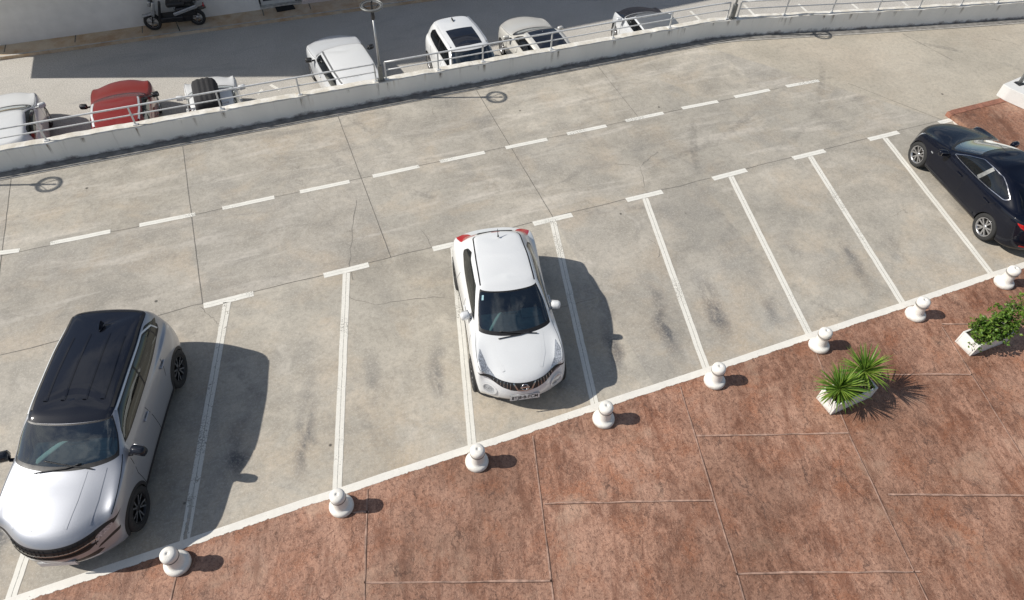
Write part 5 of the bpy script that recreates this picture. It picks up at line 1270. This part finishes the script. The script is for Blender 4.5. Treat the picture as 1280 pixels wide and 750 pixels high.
c_ = at(569, 25, ZS+1.42); street_car('white sport utility car with black sunroof panel, tail lamps towards the street', (c_[0]-.16, c_[1]-1.66), R_(-88.5), M['white'], Lf=2.1, Lr=-2.05, wb=(1.3, -1.3), w=.88, H=1.66, cowl=.98, rf=.34, rr=-1.66, back=-1.93, sunroof=(.22, -.75, .43), rails='palesilver', roof_w=.64, belt_z=1.06, hoodz=.95, wheelR=.34, antenna=True)
street((645, 21.5), 90, 2.15, 'champagne beige car with black glass roof panels, right of the white sport utility car', 'champagne', Lr=-1.85, w=.86, H=1.50, cowl=.80, rf=.05, rr=-1.5, back=-1.72, sunroof=(.0, -1.2, .46), roof_w=.61, rails='champagne')
street((789, 9), 84, 1.95, 'silver car with dark grey roof, farthest right of the street cars', 'palesilver', z=.8, Lr=-1.85, w=.84, H=1.45, cowl=.98, rf=.34, rr=-1.45, back=-1.7, roofmat=M['grey_roof'], roof_w=.66, hoodmat=M['black'])
# ribbed black bag strapped on the small white car's roof
q_ = park((261, 97), 91, 1.45); rb = empty('roof_bag', (q_[0]-.08, q_[1]-.62, ZS+1.40), R_(91)); tag(rb, 'black ribbed roof bag strapped on top of the small white hatchback', 'roof bag')
b = MB(); nx, ny = 26, 21; g = []
for i in range(nx+1):
    row = []
    for j in range(ny+1):
        u_, v_ = -1+2*i/nx, -1+2*j/ny
        e = max(0, 1-abs(u_)**5)**.5*max(0, 1-abs(v_)**4)**.5
        row.append(b.bm.verts.new((.70*u_*(.96+.04*e), .37*v_*(.93+.07*e), .36*e+(.012*math.cos(v_*math.pi*5.5)*e if e > .2 else 0))))
    g.append(row)
for i in range(nx):
    for j in range(ny): f = b.bm.faces.new((g[i][j], g[i+1][j], g[i+1][j+1], g[i][j+1])); f.smooth = True
b.build('bag_cover', M['softtop'], rb)
b = MB(); b.box((.30, 0, -.01), (.05, 1.06, .03), 0, .01); b.box((-.35, 0, -.01), (.05, 1.06, .03), 0, .01); b.build('roof_bar', M['chrome'], rb)

# ------------------------------------------------------------------ light, sky, camera
CLOUD_Z = 2.3
wd = bpy.data.worlds.new('World'); SC.world = wd; wd.use_nodes = True; nt = wd.node_tree; bg = nt.nodes['Background']
sky = N(nt, 'ShaderNodeTexSky', sky_type='NISHITA', sun_disc=False, sun_elevation=SUN_EL, sun_rotation=math.atan2(-math.cos(SUN_AZ), -math.sin(SUN_AZ)), altitude=60, air_density=1., dust_density=.6, ozone_density=1.)
tc = N(nt, 'ShaderNodeTexCoord').outputs['Generated']; sp = N(nt, 'ShaderNodeSeparateXYZ'); L(nt, tc, sp.inputs[0])
zc = mth(nt, 'MAXIMUM', sp.outputs[2], .08); cv = N(nt, 'ShaderNodeCombineXYZ'); L(nt, mth(nt, 'DIVIDE', sp.outputs[0], zc), cv.inputs[0]); L(nt, mth(nt, 'DIVIDE', sp.outputs[1], zc), cv.inputs[1]); cv.inputs[2].default_value = CLOUD_Z
cl = noise(nt, cv.outputs[0], 1.7, 9, .62, .3)
cm_ = mth(nt, 'MULTIPLY', fr(nt, cl, .50, .60), fr(nt, sp.outputs[2], .05, .25))
L(nt, mix(nt, mth(nt, 'MULTIPLY', cm_, .85), sky.outputs[0], (7.5, 7.8, 8.4)), bg.inputs[0]); bg.inputs[1].default_value = .08
sl = bpy.data.lights.new('sun', 'SUN'); sl.energy = 5.0; sl.angle = R_(.53); sl.color = (1., .95, .875)
so = bpy.data.objects.new('sun', sl); COL.objects.link(so); so.location = (-20, 8, 30)
dv = Vector((math.cos(SUN_AZ)*math.cos(SUN_EL), math.sin(SUN_AZ)*math.cos(SUN_EL), -math.sin(SUN_EL))); so.rotation_euler = dv.to_track_quat('-Z', 'Y').to_euler()
cd = bpy.data.cameras.new('camera'); co = bpy.data.objects.new('camera', cd); COL.objects.link(co); SC.camera = co
cd.sensor_width = 36; cd.sensor_fit = 'HORIZONTAL'; cd.lens = FPX/1280*36; cd.clip_start = .1; cd.clip_end = 2000
mw = Matrix.Identity(4)
for i in range(3):
    mw[i][0] = ROT[0][i]; mw[i][1] = -ROT[1][i]; mw[i][2] = -ROT[2][i]; mw[i][3] = CAM[i]
co.matrix_world = mw
SC.view_settings.view_transform = 'Standard'; SC.view_settings.look = 'None'; SC.view_settings.exposure = 0.; SC.view_settings.gamma = 1.; SC.view_settings.use_curve_mapping = False
SC.cycles.max_bounces = 6; SC.cycles.transparent_max_bounces = 12
